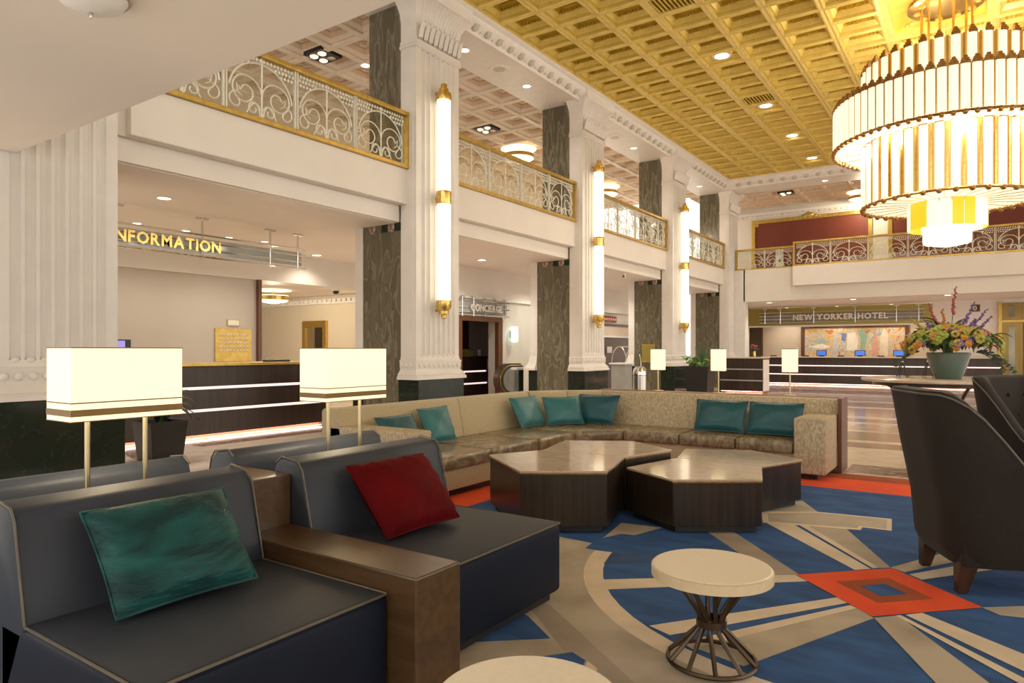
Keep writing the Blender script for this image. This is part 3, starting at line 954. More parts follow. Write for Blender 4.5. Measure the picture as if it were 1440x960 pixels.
    for k in range(8):
        a = 2 * PI * k / 8 + .2
        light('POINT', 'chandelier_lamp', (1.57 * cos(a), 1.57 * sin(a), 5.06), 30, SOFT, 0.05, t)
        light('POINT', 'chandelier_lamp', (1.0 * cos(a), 1.0 * sin(a), 6.60), 15, SOFT, 0.05, t)
    return t


chandelier(-0.52, 14.5)


# ------------------------------------------------------------------ small lights
def downlight(label, x, y, z, power, r=0.11, name='recessed_downlight', grp='recessed downlights', spot=2.4, col=SOFT):
    t = thing(name, label, 'ceiling light', (x, y, z), 0, grp)
    part('trim_ring', MB().loft([[(rr * cos(2 * PI * i / 20), rr * sin(2 * PI * i / 20), zz) for i in range(20)] for rr, zz in ((r * .72, .004), (r * .74, -.012), (r, -.012), (r * 1.03, .0))], False, False), 'plaster_white', t, smooth=.6)
    part('lens', MB().lathe([(r * .74, -.010), (r * .70, -.004), (r * .5, .0)], 20), 'downlight_glow', t)
    if power:
        light('SPOT', 'downlight_beam', (0, 0, -.03), power, col, .08, t, None, spot, .8)
    return t


for i, y in enumerate((10.53, 12.75, 16.3, 18.44, 24.08)):
    downlight(('recessed spot in the white beam beside the first capital', 'recessed spot in the white beam before the second capital', 'recessed spot in the white beam just past the second capital',
               'recessed spot in the white beam before the third capital', 'recessed spot in the white beam near the far corner')[i], -8.38, y, 7.298, 60, .12)
downlight('recessed spot in the white beam above the far balcony', -4.5, 25.75, 7.298, 60, .12)
for i, y in enumerate((14.4, 17.97, 20.9, 23.7)):
    t = downlight(('bright oval spot in the gold coffers, nearest the camera', 'bright spot in the gold coffers beside the slatted vent', 'bright spot in the gold coffers, third in the row', 'bright spot in the gold coffers nearest the far wall')[i], -4.53, y, ZC + .07, 160, .20, grp='ceiling spots in gold coffers')
for x, y, r, pw, lab in ((-9.9, 13.1, .13, 120, 'in front of the concierge sign'), (-9.7, 10.6, .13, 120, 'behind the first sconce pilaster'),
                         (-9.9, 16.6, .13, 120, 'behind the second pilaster'), (-9.9, 19.2, .13, 110, 'beside the third pilaster'), (-9.8, 22.3, .13, 110, 'near the bell stand'),
                         (-12.5, 10.3, .14, 40, 'right of the information sign'), (-11.88, 5.97, .09, 32, 'behind the information sign, first of four'),
                         (-11.9, 6.85, .09, 32, 'behind the information sign, second of four'), (-11.92, 7.72, .09, 32, 'behind the information sign, third of four'),
                         (-11.80, 8.43, .09, 32, 'behind the information sign, last of four'), (-9.6, 5.2, .12, 120, 'left of the information sign')):
    downlight('recessed downlight in the pink mezzanine ceiling ' + lab, x, y, 3.569, pw, r, grp='downlights under the mezzanine')
for i, (x, y) in enumerate(((-6.8, 27.5), (-3.83, 27.3), (-0.94, 27.0))):
    downlight('recessed downlight in the reception ceiling ' + ('at its left end', 'above the hotel sign', 'above the flowers')[i], x, y, 3.239, 110, .14, grp='reception downlights')
for i, x in enumerate((-7.0, -5.0, -3.0)):
    downlight('small wash light above the reception desk ' + ('left of the mural', 'over the middle of the mural', 'right of the mural')[i], x, 31.2, 3.239, 70, .10, grp='reception wash lights')


def drum_light(label, x, y, z, r=0.42, power=60, drop=0.16):
    t = thing('ceiling_drum_light', label, 'ceiling light', (x, y, z), 0, 'drum ceiling lights')
    part('backplate', MB().lathe([(r * 1.15, -.02), (r * 1.15, 0)], 32), 'drum_glow', t)
    part('stem', MB().lathe([(.03, -drop), (.03, -.02)], 10), 'brass', t)
    part('diffuser', MB().lathe([(r * .3, -drop - .20), (r * .85, -drop - .17), (r * .97, -drop - .13), (r * .97, -drop)], 32), 'drum_glow', t, smooth=.6)
    part('band', MB().loft([[(r * cos(2 * PI * i / 48), r * sin(2 * PI * i / 48), zz) for i in range(48)] for zz in (-drop - .125, -drop - .02)], False, False), 'brass', t, smooth=1)
    light('POINT', 'drum_lamp', (0, 0, -drop - .24), power, WARM, .04, t)
    return t


drum_light('brass banded drum light in the mezzanine ceiling between the first two pilasters', -11.4, 16.9, 7.40, .46)
drum_light('brass banded drum light in the mezzanine ceiling seen past the second pilaster', -11.4, 22.6, 7.40, .46)
drum_light('brass banded drum light over the far balcony beside the chandelier', -3.8, 28.9, 7.42, .42)
drum_light('brass banded drum light hanging in the elevator hall', -15.2, 11.1, 2.959, .40, 60, .14)


def multi_spot(label, x, y, z):
    t = thing('ceiling_spot_cluster', label, 'ceiling light', (x, y, z), .0, 'black four lamp ceiling fixtures')
    part('housing', MB().box(-.27, .27, -.27, .27, -.01, .12), 'black', t)
    for k, (a, b) in enumerate(((-.12, -.12), (.12, -.12), (-.12, .12), (.12, .12))):
        part('lamp', MB().lathe([(.05, -.05), (.085, -.03), (.085, .0)], 14, (a, b, 0)), 'lamp_dim' if k != 3 else 'chrome', t, smooth=.6)
    return t


multi_spot('black square fixture with four lamps above the nearest balcony railing', -11.1, 9.3, 7.40)
multi_spot('black square fixture with four lamps seen between the first and second pilasters', -11.1, 14.9, 7.40)
multi_spot('black square fixture with lamps in the far mezzanine ceiling', -6.2, 27.6, 7.42)
for i, (x, y, z) in enumerate(((-10.7, 10.1, 7.40),)):
    downlight('chrome spot in the mezzanine ceiling beside the black fixture', x, y, z, 70, .13)

# smoke detector / speaker discs in the soffit beam
for i, (x, y) in enumerate(((-8.35, 11.65), (-8.38, 17.2))):
    t = thing('ceiling_speaker', ('round white speaker disc in the beam between the first and second capitals', 'round white speaker disc in the beam between the second and third capitals')[i], 'speaker', (x, y, 7.30), 0, 'ceiling speakers')
    part('rim', MB().lathe([(.14, -.012), (.21, -.02), (.22, 0)], 24), 'plaster_white', t, smooth=.5)
    part('grille', MB().lathe([(.135, -.016), (.13, -.010)], 24), 'ornament_paint', t)

# dome light over the camera
t = thing('dome_light', 'frosted glass dome light on the beige soffit at the top edge', 'ceiling light', (-3.95, 1.74, 3.33))
part('rim', MB().lathe([(.19, -.03), (.20, -.02), (.19, 0)], 28), 'steel', t, smooth=.6)
part('dome', MB().lathe([(.02, -.115), (.09, -.10), (.15, -.07), (.185, -.02)], 28), 'white_card', t, smooth=1)
part('finial', MB().lathe([(.006, -.145), (.012, -.13), (.008, -.11)], 8), 'steel', t, smooth=1)

# ------------------------------------------------------------------ rug (flat woven pattern)
RUGM = ['rug_blue', 'rug_navy', 'rug_grey', 'rug_taupe', 'rug_cream', 'rug_orange', 'rug_rust']
rg = MB()
rz_ = [0.012]


def rp(mi, pts):
    rz_[0] += 0.00015
    rg.mi(mi).poly([(x, y, rz_[0]) for x, y in pts])


def disc(cx, cy, r, a0=0, a1=2 * PI, n=48):
    return [(cx + r * cos(a0 + (a1 - a0) * i / n), cy + r * sin(a0 + (a1 - a0) * i / n)) for i in range(n)]


rg.mi(0).box(-6.2, 6.0, -3.0, 8.45, 0.001, 0.012)
rp(5, [(-4.3, 7.47), (6.0, 7.47), (6.0, 8.45), (-4.3, 8.45)])
rp(6, [(-4.3, 8.1), (6.0, 8.1), (6.0, 8.45), (-4.3, 8.45)])
rp(5, [(-4.5, 3.2), (-3.76, 3.2), (-3.76, 8.0), (-4.5, 8.0)])
QX, QY = -0.47, 4.46
# near side: grey field with a cream ring around the blue circle
rp(2, [(-3.4, -3.0), (6.0, -3.0), (6.0, 2.2), (0.7, 2.7), (-0.5, 4.4), (-2.17, 4.23), (-2.29, 4.23), (-2.31, 4.37), (-3.0, 4.40), (-3.4, 3.4)])
rp(4, disc(-0.52, 4.55, 1.72, PI * 1.06, PI * 1.85, 30) + [(-0.52, 4.55)])
rp(0, disc(-0.52, 4.55, 1.60, PI * 0.5, PI * 2.4, 60))
rp(0, [(-1.9, 3.9), (0.9, 3.6), (2.5, 7.0), (-2.6, 7.0), (-2.4, 4.42), (-2.12, 4.42)])
# bands in the grey field near the lounge
rp(3, [(-2.10, 3.16), (-1.94, 3.18), (-0.9, 2.42), (-1.15, 2.36)])
rp(0, [(-2.7, 3.2), (-1.95, 2.98), (-1.71, 2.81), (-2.3, 2.3)])
rp(0, [(-1.66, 2.60), (-1.55, 2.74), (-1.46, 2.70), (-1.30, 2.2), (-1.5, 2.1)])
rp(4, [(-1.45, 2.70), (-1.38, 2.66), (-1.2, 2.2), (-1.30, 2.2)])
# stripes running into the orange square
rp(3, [(-2.9, 6.5), (-2.7, 6.65), (-0.93, 4.48), (-1.04, 4.34)])
rp(1, [(-2.08, 4.20), (-1.55, 4.62), (-1.45, 4.48), (-2.02, 3.98)])
rp(4, [(-1.90, 3.70), (-0.95, 4.46), (-0.86, 4.38), (-1.80, 3.56)])
rp(4, [(-1.38, 3.22), (-0.66, 4.20), (-0.60, 4.14), (-1.25, 3.17)])
rp(4, [(-1.18, 3.12), (-0.59, 4.10), (-0.55, 4.07), (-1.10, 3.08)])
rp(2, [(-1.10, 3.10), (-0.55, 4.08), (-0.46, 3.97), (-0.86, 3.04)])
rp(4, [(-1.42, 5.66), (-1.27, 5.79), (-0.58, 4.85), (-0.66, 4.77)])
rp(4, [(-1.21, 5.77), (-1.15, 5.80), (-0.54, 4.91), (-0.57, 4.87)])
rp(2, [(-1.15, 5.79), (-0.88, 5.86), (-0.48, 4.95), (-0.54, 4.90)])
rp(2, [(-1.36, 6.69), (-1.60, 6.3), (-1.52, 5.80), (-1.42, 5.66), (-1.16, 6.3)])
rp(4, [(-1.56, 6.05), (-1.16, 6.30), (-0.61, 6.38), (-0.57, 5.96), (-0.77, 5.95), (-0.77, 5.85), (-1.45, 5.66)])
rp(2, [(-1.50, 6.00), (-1.16, 6.26), (-0.64, 6.34), (-0.61, 6.0), (-0.80, 5.98), (-0.80, 5.90), (-1.42, 5.72)])
rp(2, [(-0.46, 3.97), (-0.36, 4.08), (0.35, 2.95), (0.10, 2.80)])
rp(4, [(-0.33, 4.11), (-0.26, 4.19), (0.75, 3.45), (0.62, 3.25)])
rp(4, [(-0.37, 4.07), (-0.35, 4.09), (0.55, 3.20), (0.48, 3.15)])
rp(2, [(0.0, 4.46), (0.9, 5.2), (1.2, 4.7), (0.08, 4.38)])
rp(2, [(-0.48, 4.95), (-0.10, 5.75), (0.05, 5.65), (-0.40, 4.89)])
rp(4, [(-0.37, 4.86), (0.10, 5.60), (0.22, 5.48), (-0.30, 4.79)])
rp(2, [(-2.30, 4.52), (-2.38, 5.0), (-2.05, 5.05), (-2.14, 4.72), (-2.24, 4.70)])
# the square with its nested centre
for k, (h, m) in enumerate(((.475, 5), (.25, 6), (.23, 6), (.125, 1), (.11, 0))):
    rp(m, [(QX - h, QY), (QX, QY - h), (QX + h, QY), (QX, QY + h)])
rug = tag(part('rug', rg, RUGM, None), 'blue, grey and orange geometric carpet under the lounge furniture', 'carpet')


# ------------------------------------------------------------------ cushions
def cushion(name, label, cat, corners, thick, matname, grp, n=14, seed=1):
    """pillow spanned over four 3-D corners (tl, tr, br, bl), puffed along the normal"""
    tl, tr, br, bl = [Vector(c) for c in corners]
    ctr = (tl + tr + br + bl) / 4
    nrm = ((tr - bl).cross(tl - br)).normalized()
    rnd = random.Random(seed)
    ph = [rnd.uniform(0, 6) for _ in range(4)]
    mb = MB()
    def P(u, v, side):
        pin = 1 - 0.04 * (1 - (2 * u - 1) ** 2) * abs(2 * v - 1) ** 3
        pin2 = 1 - 0.04 * (1 - (2 * v - 1) ** 2) * abs(2 * u - 1) ** 3
        uu = 0.5 + (u - .5) * pin2
        vv = 0.5 + (v - .5) * pin
        p = (bl * (1 - uu) + br * uu) * (1 - vv) + (tl * (1 - uu) + tr * uu) * vv
        e = max(0.0, (1 - abs(2 * u - 1) ** 2.6) * (1 - abs(2 * v - 1) ** 2.6))
        w = thick * 0.5 * e ** 0.42
        w += 0.008 * e * sin(9 * u + ph[0]) * sin(7 * v + ph[1]) + 0.006 * (1 - e) * e * 4 * sin(30 * u + ph[2]) * sin(26 * v + ph[3])
        return p + nrm * w * side
    for side in (1, -1):
        b = len(mb.v)
        for i in range(n + 1):
            for j in range(n + 1):
                mb.v.append(tuple(P(i / n, j / n, side) - ctr))
        for i in range(n):
            for j in range(n):
                q = (b + i * (n + 1) + j, b + (i + 1) * (n + 1) + j, b + (i + 1) * (n + 1) + j + 1, b + i * (n + 1) + j + 1)
                mb.face(q if side > 0 else q[::-1])
    t = thing(name, label, cat, ctr, 0, grp)
    cov = part('cover', mb, matname, t, smooth=1.2)
    edge = []
    for i in range(n):
        edge.append(P(i / n, 0, 1))
    for i in range(n):
        edge.append(P(1, i / n, 1))
    for i in range(n):
        edge.append(P(1 - i / n, 1, 1))
    for i in range(n):
        edge.append(P(0, 1 - i / n, 1))
    part('seam_piping', MB().tube([p - ctr for p in edge], 0.006, 5, True), matname, t, smooth=1)
    return t


# ------------------------------------------------------------------ lounge modules (local: facing +x, y across, origin floor, front face at x = 0)
def rounded(mb):
    return mb


def lounge(label, y0, y1, xf, rz=0.0, grp='dark blue-grey lounge seats'):
    w = y1 - y0
    h = w / 2
    t = thing('lounge_seat', label, 'sofa', (xf, (y0 + y1) / 2, 0.02), rz, grp)
    part('plinth', MB().box(-.98, -.05, -h + .04, h - .04, 0, .05), 'plinth_black', t)
    sb = MB()
    sb.box(-1.0, 0, -h, h, .05, .418)
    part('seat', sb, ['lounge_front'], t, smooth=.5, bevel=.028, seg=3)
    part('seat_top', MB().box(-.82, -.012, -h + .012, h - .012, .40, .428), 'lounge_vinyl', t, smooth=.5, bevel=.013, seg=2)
    # back with sloped front
    prof = [(-.80, .40), (-.80, .43), (-.885, .775), (-.92, .815), (-1.04, .83), (-1.09, .80), (-1.11, .74), (-1.11, .06), (-.98, .06)]
    b = MB()
    b.loft([[(x, y, z) for x, z in prof] for y in (-h, h)])
    part('backrest', b, 'lounge_vinyl', t, smooth=.5, bevel=.016, seg=3)
    pp = MB()
    for s in (-1, 1):
        y = s * (h - .004)
        pp.tube([(-.795, y, .43), (-.88, y, .775), (-.915, y, .818), (-1.04, y, .834), (-1.092, y, .80)], .005, 5)
    q = h - .006
    pp.tube([(-.80, q, .424), (-.006, q, .424), (-.002, q - .01, .424), (-.002, -q + .01, .424), (-.006, -q, .424), (-.80, -q, .424)], .005, 5)
    part('piping', pp, 'piping', t, smooth=1)
    return t


lounge('dark lounge seat in the near left corner holding the teal velvet cushion', .98, 1.935, -1.92)
lounge('dark lounge seat holding the red velvet cushion', 2.215, 3.27, -1.92)
lounge('rear lounge seat whose grey back shows behind the teal cushion seat', 1.05, 1.955, -4.45, PI)
lounge('rear lounge seat whose grey back shows behind the red cushion seat, under the second lamp', 2.20, 3.31, -4.45, PI)

ar = thing('arm_console', 'wooden arm console with low front shelf between the two dark lounge seats', 'console', (-2.5, 2.075, 0.02))
part('low_arm', MB().box(-.40, .72, -.135, .135, 0, .505), 'walnut', ar, bevel=.008)
part('high_block', MB().box(-.83, -.38, -.135, .135, 0, .755), 'walnut', ar, bevel=.006)
sp = thing('lamp_shelf', 'narrow wooden shelf between the backs of the lounge seats', 'shelf', (-3.19, 1.45, 0.02))
part('board', MB().box(-.135, .135, -.47, .484, .62, .66), 'walnut', sp, bevel=.004)
part('support', MB().box(-.12, .12, -.44, .44, 0, .62), 'walnut', sp)
sp2 = thing('lamp_shelf', 'narrow wooden shelf under the second rectangular lamp', 'shelf', (-3.19, 2.76, 0.02))
part('board', MB().box(-.135, .135, -.54, .55, .62, .66), 'walnut', sp2, bevel=.004)
part('support', MB().box(-.12, .12, -.50, .50, 0, .62), 'walnut', sp2)

G = 'velvet cushions on the lounge seats'
cushion('throw_cushion', 'crushed teal velvet cushion leaning on the nearest lounge seat', 'cushion',
        ((-2.74, 1.17, .80), (-2.74, 1.745, .795), (-2.43, 1.70, .475), (-2.47, 1.17, .465)), .19, 'teal_velvet', G, 20, 3)
cushion('throw_cushion', 'red velvet cushion leaning on the second lounge seat', 'cushion',
        ((-2.74, 2.45, .79), (-2.74, 3.04, .785), (-2.38, 2.94, .48), (-2.42, 2.43, .465)), .19, 'red_velvet', G, 20, 5)


# ------------------------------------------------------------------ sectional sofa
def sectional():
    t = thing('sectional_sofa', 'long beige L-shaped sectional sofa with bronze leather seat cushions', 'sofa', (-4.0, 7.7, 0.02))
    ox, oy = -4.0, 7.7
    L = lambda x, y: (x - ox, y - oy)
    base = [(-5.05, 4.60), (-4.10, 4.60), (-4.10, 7.30), (-3.70, 7.80), (-1.62, 7.80), (-1.62, 8.55), (-4.35, 8.55), (-5.05, 7.85)]
    part('plinth', MB().prism([L(*p) for p in [(-5.0, 4.5), (-4.16, 4.5), (-4.16, 7.32), (-3.73, 7.86), (-1.45, 7.86), (-1.45, 8.5), (-4.3, 8.5), (-5.0, 7.8)]], 0, .06), 'plinth_black', t)
    part('seat_base', MB().prism([L(*p) for p in base], .06, .26), 'sofa_fabric', t, bevel=.012)
    def seatc(poly):
        o = part('seat_cushion', MB().prism([L(*p) for p in poly], .255, .39), 'sofa_seat', t, smooth=.8, bevel=.035, seg=3)
    for a, b in ((4.69, 5.55), (5.555, 6.44), (6.445, 7.28)):
        seatc([(-4.98, a), (-4.06, a), (-4.06, b), (-4.98, b)])
    seatc([(-4.98, 7.285), (-4.06, 7.285), (-3.68, 7.755), (-3.68, 8.44), (-4.36, 8.44), (-4.98, 7.82)])
    for a, b in ((-3.675, -2.96), (-2.955, -2.30), (-2.295, -1.68)):
        seatc([(a, 7.755), (b, 7.755), (b, 8.44), (a, 8.44)])
    # backs
    def back(name, f0, f1, r0, r1, m):
        """front bottom line f0-f1, rear line r0-r1 (plan); leaning front"""
        def mix(p, q, k):
            return (p[0] + (q[0] - p[0]) * k, p[1] + (q[1] - p[1]) * k)
        mb = MB()
        ft0, ft1 = mix(f0, r0, .40), mix(f1, r1, .40)
        fu0, fu1 = mix(f0, r0, .34), mix(f1, r1, .34)
        q0, q1 = mix(f0, r0, .92), mix(f1, r1, .92)
        def ring(f, fu, ft, q, r):
            return [(*L(*f), .26), (*L(*fu), .79), (*L(*ft), .815), (*L(*q), .815), (*L(*r), .79), (*L(*r), .08), (*L(*f), .08)]
        mb.loft([ring(f0, fu0, ft0, q0, r0), ring(f1, fu1, ft1, q1, r1)])
        return part(name, mb, m, t, smooth=.5, bevel=.01)
    for a, b in ((4.40, 6.22), (6.225, 7.72)):
        back('backrest', (-4.93, b), (-4.93, a), (-5.27, b), (-5.27, a), 'sofa_fabric')
    back('backrest', (-4.62, 8.11), (-4.93, 7.725), (-4.92, 8.37), (-5.27, 7.80), 'sofa_fabric')
    back('backrest', (-4.30, 8.40), (-4.617, 8.113), (-4.45, 8.76), (-4.917, 8.373), 'sofa_fabric')
    back('backrest', (-1.34, 8.40), (-4.297, 8.40), (-1.34, 8.76), (-4.447, 8.76), 'sofa_weave')
    part('arm', MB().box(*[v for p in (L(-1.665, 7.74), L(-1.345, 8.52)) for v in ()], ) if False else MB().box(-1.665 - ox, -1.345 - ox, 7.74 - oy, 8.50 - oy, .06, .655), 'sofa_weave', t, smooth=.5, bevel=.022, seg=3)
    part('arm', MB().box(-5.16 - ox, -4.10 - ox, 4.40 - oy, 4.68 - oy, .06, .655), 'sofa_weave', t, smooth=.5, bevel=.022, seg=3)
    part('end_panel', MB().box(-1.338 - ox, -1.295 - ox, 8.40 - oy, 8.80 - oy, .0, .835), 'walnut_post', t, bevel=.004)
    return t


sectional()
ld = thing('sofa_ledge', 'dark wooden ledge behind the sectional sofa carrying three small lamps', 'shelf', (-2.8, 8.93, 0.005))
part('board', MB().box(-1.75, 1.46, -.11, .10, .795, .83), 'walnut_post', ld, bevel=.004)
part('support', MB().box(-1.70, 1.42, -.09, .06, 0.003, .795), 'dark_wood', ld)

GS = 'teal cushions on the sectional sofa'
xs_ = -4.93
cushion('throw_cushion', 'teal satin cushion leftmost of the three in the sofa corner', 'cushion', ((-4.910, 7.060, 0.790), (-4.890, 7.640, 0.795), (-4.710, 7.600, 0.425), (-4.730, 7.090, 0.425)), .15, 'teal_pale', GS, 14, 11)
cushion('throw_cushion', 'teal satin cushion middle of the three in the sofa corner', 'cushion', ((-4.790, 7.650, 0.775), (-4.480, 8.090, 0.775), (-4.350, 8.010, 0.425), (-4.650, 7.570, 0.425)), .15, 'teal_pale', GS, 14, 12)
cushion('throw_cushion', 'deep teal cushion rightmost of the three in the sofa corner', 'cushion', ((-4.560, 8.270, 0.790), (-3.970, 8.310, 0.795), (-4.000, 8.140, 0.425), (-4.540, 8.110, 0.425)), .15, 'teal_satin', GS, 14, 13)
cushion('throw_cushion', 'blue teal cushion left of the pair beside the right sofa arm', 'cushion', ((-2.930, 8.330, 0.785), (-2.300, 8.330, 0.785), (-2.310, 8.160, 0.425), (-2.910, 8.160, 0.425)), .15, 'teal_satin', GS, 14, 14)
cushion('throw_cushion', 'blue teal cushion right of the pair, touching the right sofa arm', 'cushion', ((-2.280, 8.330, 0.785), (-1.670, 8.330, 0.785), (-1.690, 8.160, 0.425), (-2.290, 8.160, 0.425)), .15, 'teal_satin', GS, 14, 15)
cushion('throw_cushion', 'teal cushion standing at the left arm of the sectional sofa', 'cushion', ((-4.910, 5.360, 0.775), (-4.890, 5.820, 0.785), (-4.710, 5.780, 0.425), (-4.730, 5.360, 0.425)), .13, 'teal_pale', GS, 14, 16)
cushion('throw_cushion', 'teal cushion slumped behind the left sofa arm, only its top showing', 'cushion', ((-4.900, 4.740, 0.735), (-4.890, 5.260, 0.735), (-4.660, 5.220, 0.425), (-4.680, 4.760, 0.425)), .13, 'teal_satin', GS, 14, 17)


# ------------------------------------------------------------------ coffee tables
def coffee(label, polys, z, grp='faceted coffee tables'):
    cx = sum(p[0] for q in polys for p in q) / sum(len(q) for q in polys)
    cy = sum(p[1] for q in polys for p in q) / sum(len(q) for q in polys)
    t = thing('coffee_table', label, 'coffee table', (cx, cy, 0.02), 0, grp)
    def inset(poly, k):
        mx, my = sum(p[0] for p in poly) / len(poly), sum(p[1] for p in poly) / len(poly)
        return [(mx + (x - mx) * k - cx, my + (y - my) * k - cy) for x, y in poly]
    for q in polys:
        part('plinth', MB().prism(inset(q, .90), 0, .05), 'plinth_black', t)
        part('body', MB().prism(inset(q, .985), .05, z - .035), 'dark_wood', t, bevel=.003)
        part('trim_strip', MB().prism(inset(q, .992), z - .037, z - .026), 'brass_dark', t)
        part('marble_top', MB().prism(inset(q, .996), z - .026, z - .010), 'table_marble', t, bevel=.002)
    return t


coffee('faceted dark wood coffee table with marble tops, left and taller one',
       [[(-3.54, 4.79), (-2.87, 4.27), (-2.32, 4.64), (-2.51, 5.35), (-3.30, 5.28)], [(-3.30, 5.29), (-2.51, 5.36), (-2.34, 5.98), (-2.88, 6.32), (-3.47, 5.98)]], .48)
coffee('faceted dark wood coffee table with marble tops, right and lower one',
       [[(-2.44, 5.22), (-1.92, 4.92), (-1.36, 5.31), (-1.52, 5.91), (-2.28, 5.94)], [(-2.28, 5.95), (-1.52, 5.92), (-1.32, 6.48), (-1.86, 6.81), (-2.42, 6.53)]], .415)


# ------------------------------------------------------------------ small round side tables
def side_table(label, x, y):
    t = thing('side_table', label, 'side table', (x, y, 0.02), 0, 'round side tables with wire hourglass bases')
    r = .262
    part('top_disc', MB().lathe([(r - .01, .424), (r, .418), (r, .378), (r - .02, .374)], 48), ['stone_edge'], t, smooth=.6)
    part('top_face', MB().lathe([(r - .006, .4235), (r - .012, .4262)], 48), 'stone_top', t)
    n = 10
    rod = MB().tube([(.165, 0, .376), (.052, .012, .205), (.050, 0, .165), (.052, -.012, .150), (.19, 0, .012)], .0105, 6)
    me = rod.mesh('rod', 'table_metal', smooth=1)
    for k in range(n):
        link('rod', me, t, None, (0, 0, 2 * PI * k / n + .1))
    part('waist_ring', MB().loft([[(rr * cos(2 * PI * i / 24), rr * sin(2 * PI * i / 24), z) for i in range(24)] for rr, z in ((.058, .158), (.066, .160), (.066, .190), (.058, .192))], False, False), 'table_metal', t, smooth=.5)
    part('base_ring', MB().tube([(.19 * cos(2 * PI * i / 32), .19 * sin(2 * PI * i / 32), .010) for i in range(32)], .010, 6, True), 'table_metal', t, smooth=1)
    return t


side_table('round cream stone side table on the patterned carpet, fully in view', -.99, 3.0)
side_table('round cream stone side table cut by the bottom edge of the picture', -1.03, 1.575)


# ------------------------------------------------------------------ lamps
def box_lamp(label, y0, y1, x0=-3.33, x1=-3.10, z0=1.098, z1=1.412, zb=0.681):
    cx, cy = (x0 + x1) / 2, (y0 + y1) / 2
    t = thing('table_lamp', label, 'lamp', (cx, cy, zb), 0, 'rectangular shade lamps behind the lounge seats')
    hx, hy = (x1 - x0) / 2, (y1 - y0) / 2
    a, b = z0 - zb, z1 - zb
    sh = MB().loft([[(-hx, -hy, z), (hx, -hy, z), (hx, hy, z), (-hx, hy, z)] for z in (a, b)], False, False)
    s = part('shade', sh, 'shade_glow', t)
    h = b - a
    for name, k0, k1 in (('trim_band', .075, .165), ('trim_line', .245, .262), ('bottom_edge', 0, .012), ('top_edge', .985, 1.0)):
        e = .002
        part(name, MB().loft([[(-hx - e, -hy - e, z), (hx + e, -hy - e, z), (hx + e, hy + e, z), (-hx - e, hy + e, z)] for z in (a + k0 * h, a + k1 * h)], False, False), 'shade_trim', s)
    for sy in (-1, 1):
        part('post', MB().tube([(0, sy * .125, 0.014), (0, sy * .125, b - .05)], .011, 10), 'brass_satin', t, smooth=1)
    part('base', MB().box(-.09, .09, -.18, .18, 0, .014), 'brass_satin', t, bevel=.003)
    part('spider', MB().box(-hx, hx, -.006, .006, b - .06, b - .052).box(-.006, .006, -.13, .13, b - .06, b - .052), 'brass_satin', t)
    light('POINT', 'lamp_bulb', (0, 0, (a + b) / 2), 9, WARM, .05, t)
    return t


box_lamp('large rectangular lamp glowing at left with a brown striped shade', 1.29, 1.765)
box_lamp('rectangular lamp glowing behind the red cushion seat, second from left', 2.62, 3.10)


def ledge_lamp(label, x, y):
    t = thing('table_lamp', label, 'lamp', (x, y, .836), 0, 'three small lamps on the sofa ledge')
    a, b = .285, .582
    s = part('shade', MB().loft([[(-.08, -.07, z), (.08, -.07, z), (.08, .07, z), (-.08, .07, z)] for z in (a, b)], False, False), 'shade_glow', t)
    for z in (a, b - .008):
        part('edge_trim', MB().loft([[(-.082, -.072, q), (.082, -.072, q), (.082, .072, q), (-.082, .072, q)] for q in (z, z + .008)], False, False), 'shade_trim', s)
    part('post', MB().tube([(0, 0, .012), (0, 0, b - .04)], .009, 8), 'brass_satin', t, smooth=1)
    part('base', MB().lathe([(.075, 0), (.075, .010), (.02, .014)], 20), 'brass_satin', t, smooth=.5)
    light('POINT', 'lamp_bulb', (0, 0, .43), 4, WARM, .04, t)
    return t


ledge_lamp('small glowing lamp on the sofa ledge in front of the brass plaque, leftmost of three', -3.69, 8.92)
ledge_lamp('small glowing lamp on the sofa ledge beside the planter, middle of three', -2.85, 8.92)
ledge_lamp('small glowing lamp on the sofa ledge in front of the reception desk, rightmost of three', -1.96, 8.92)


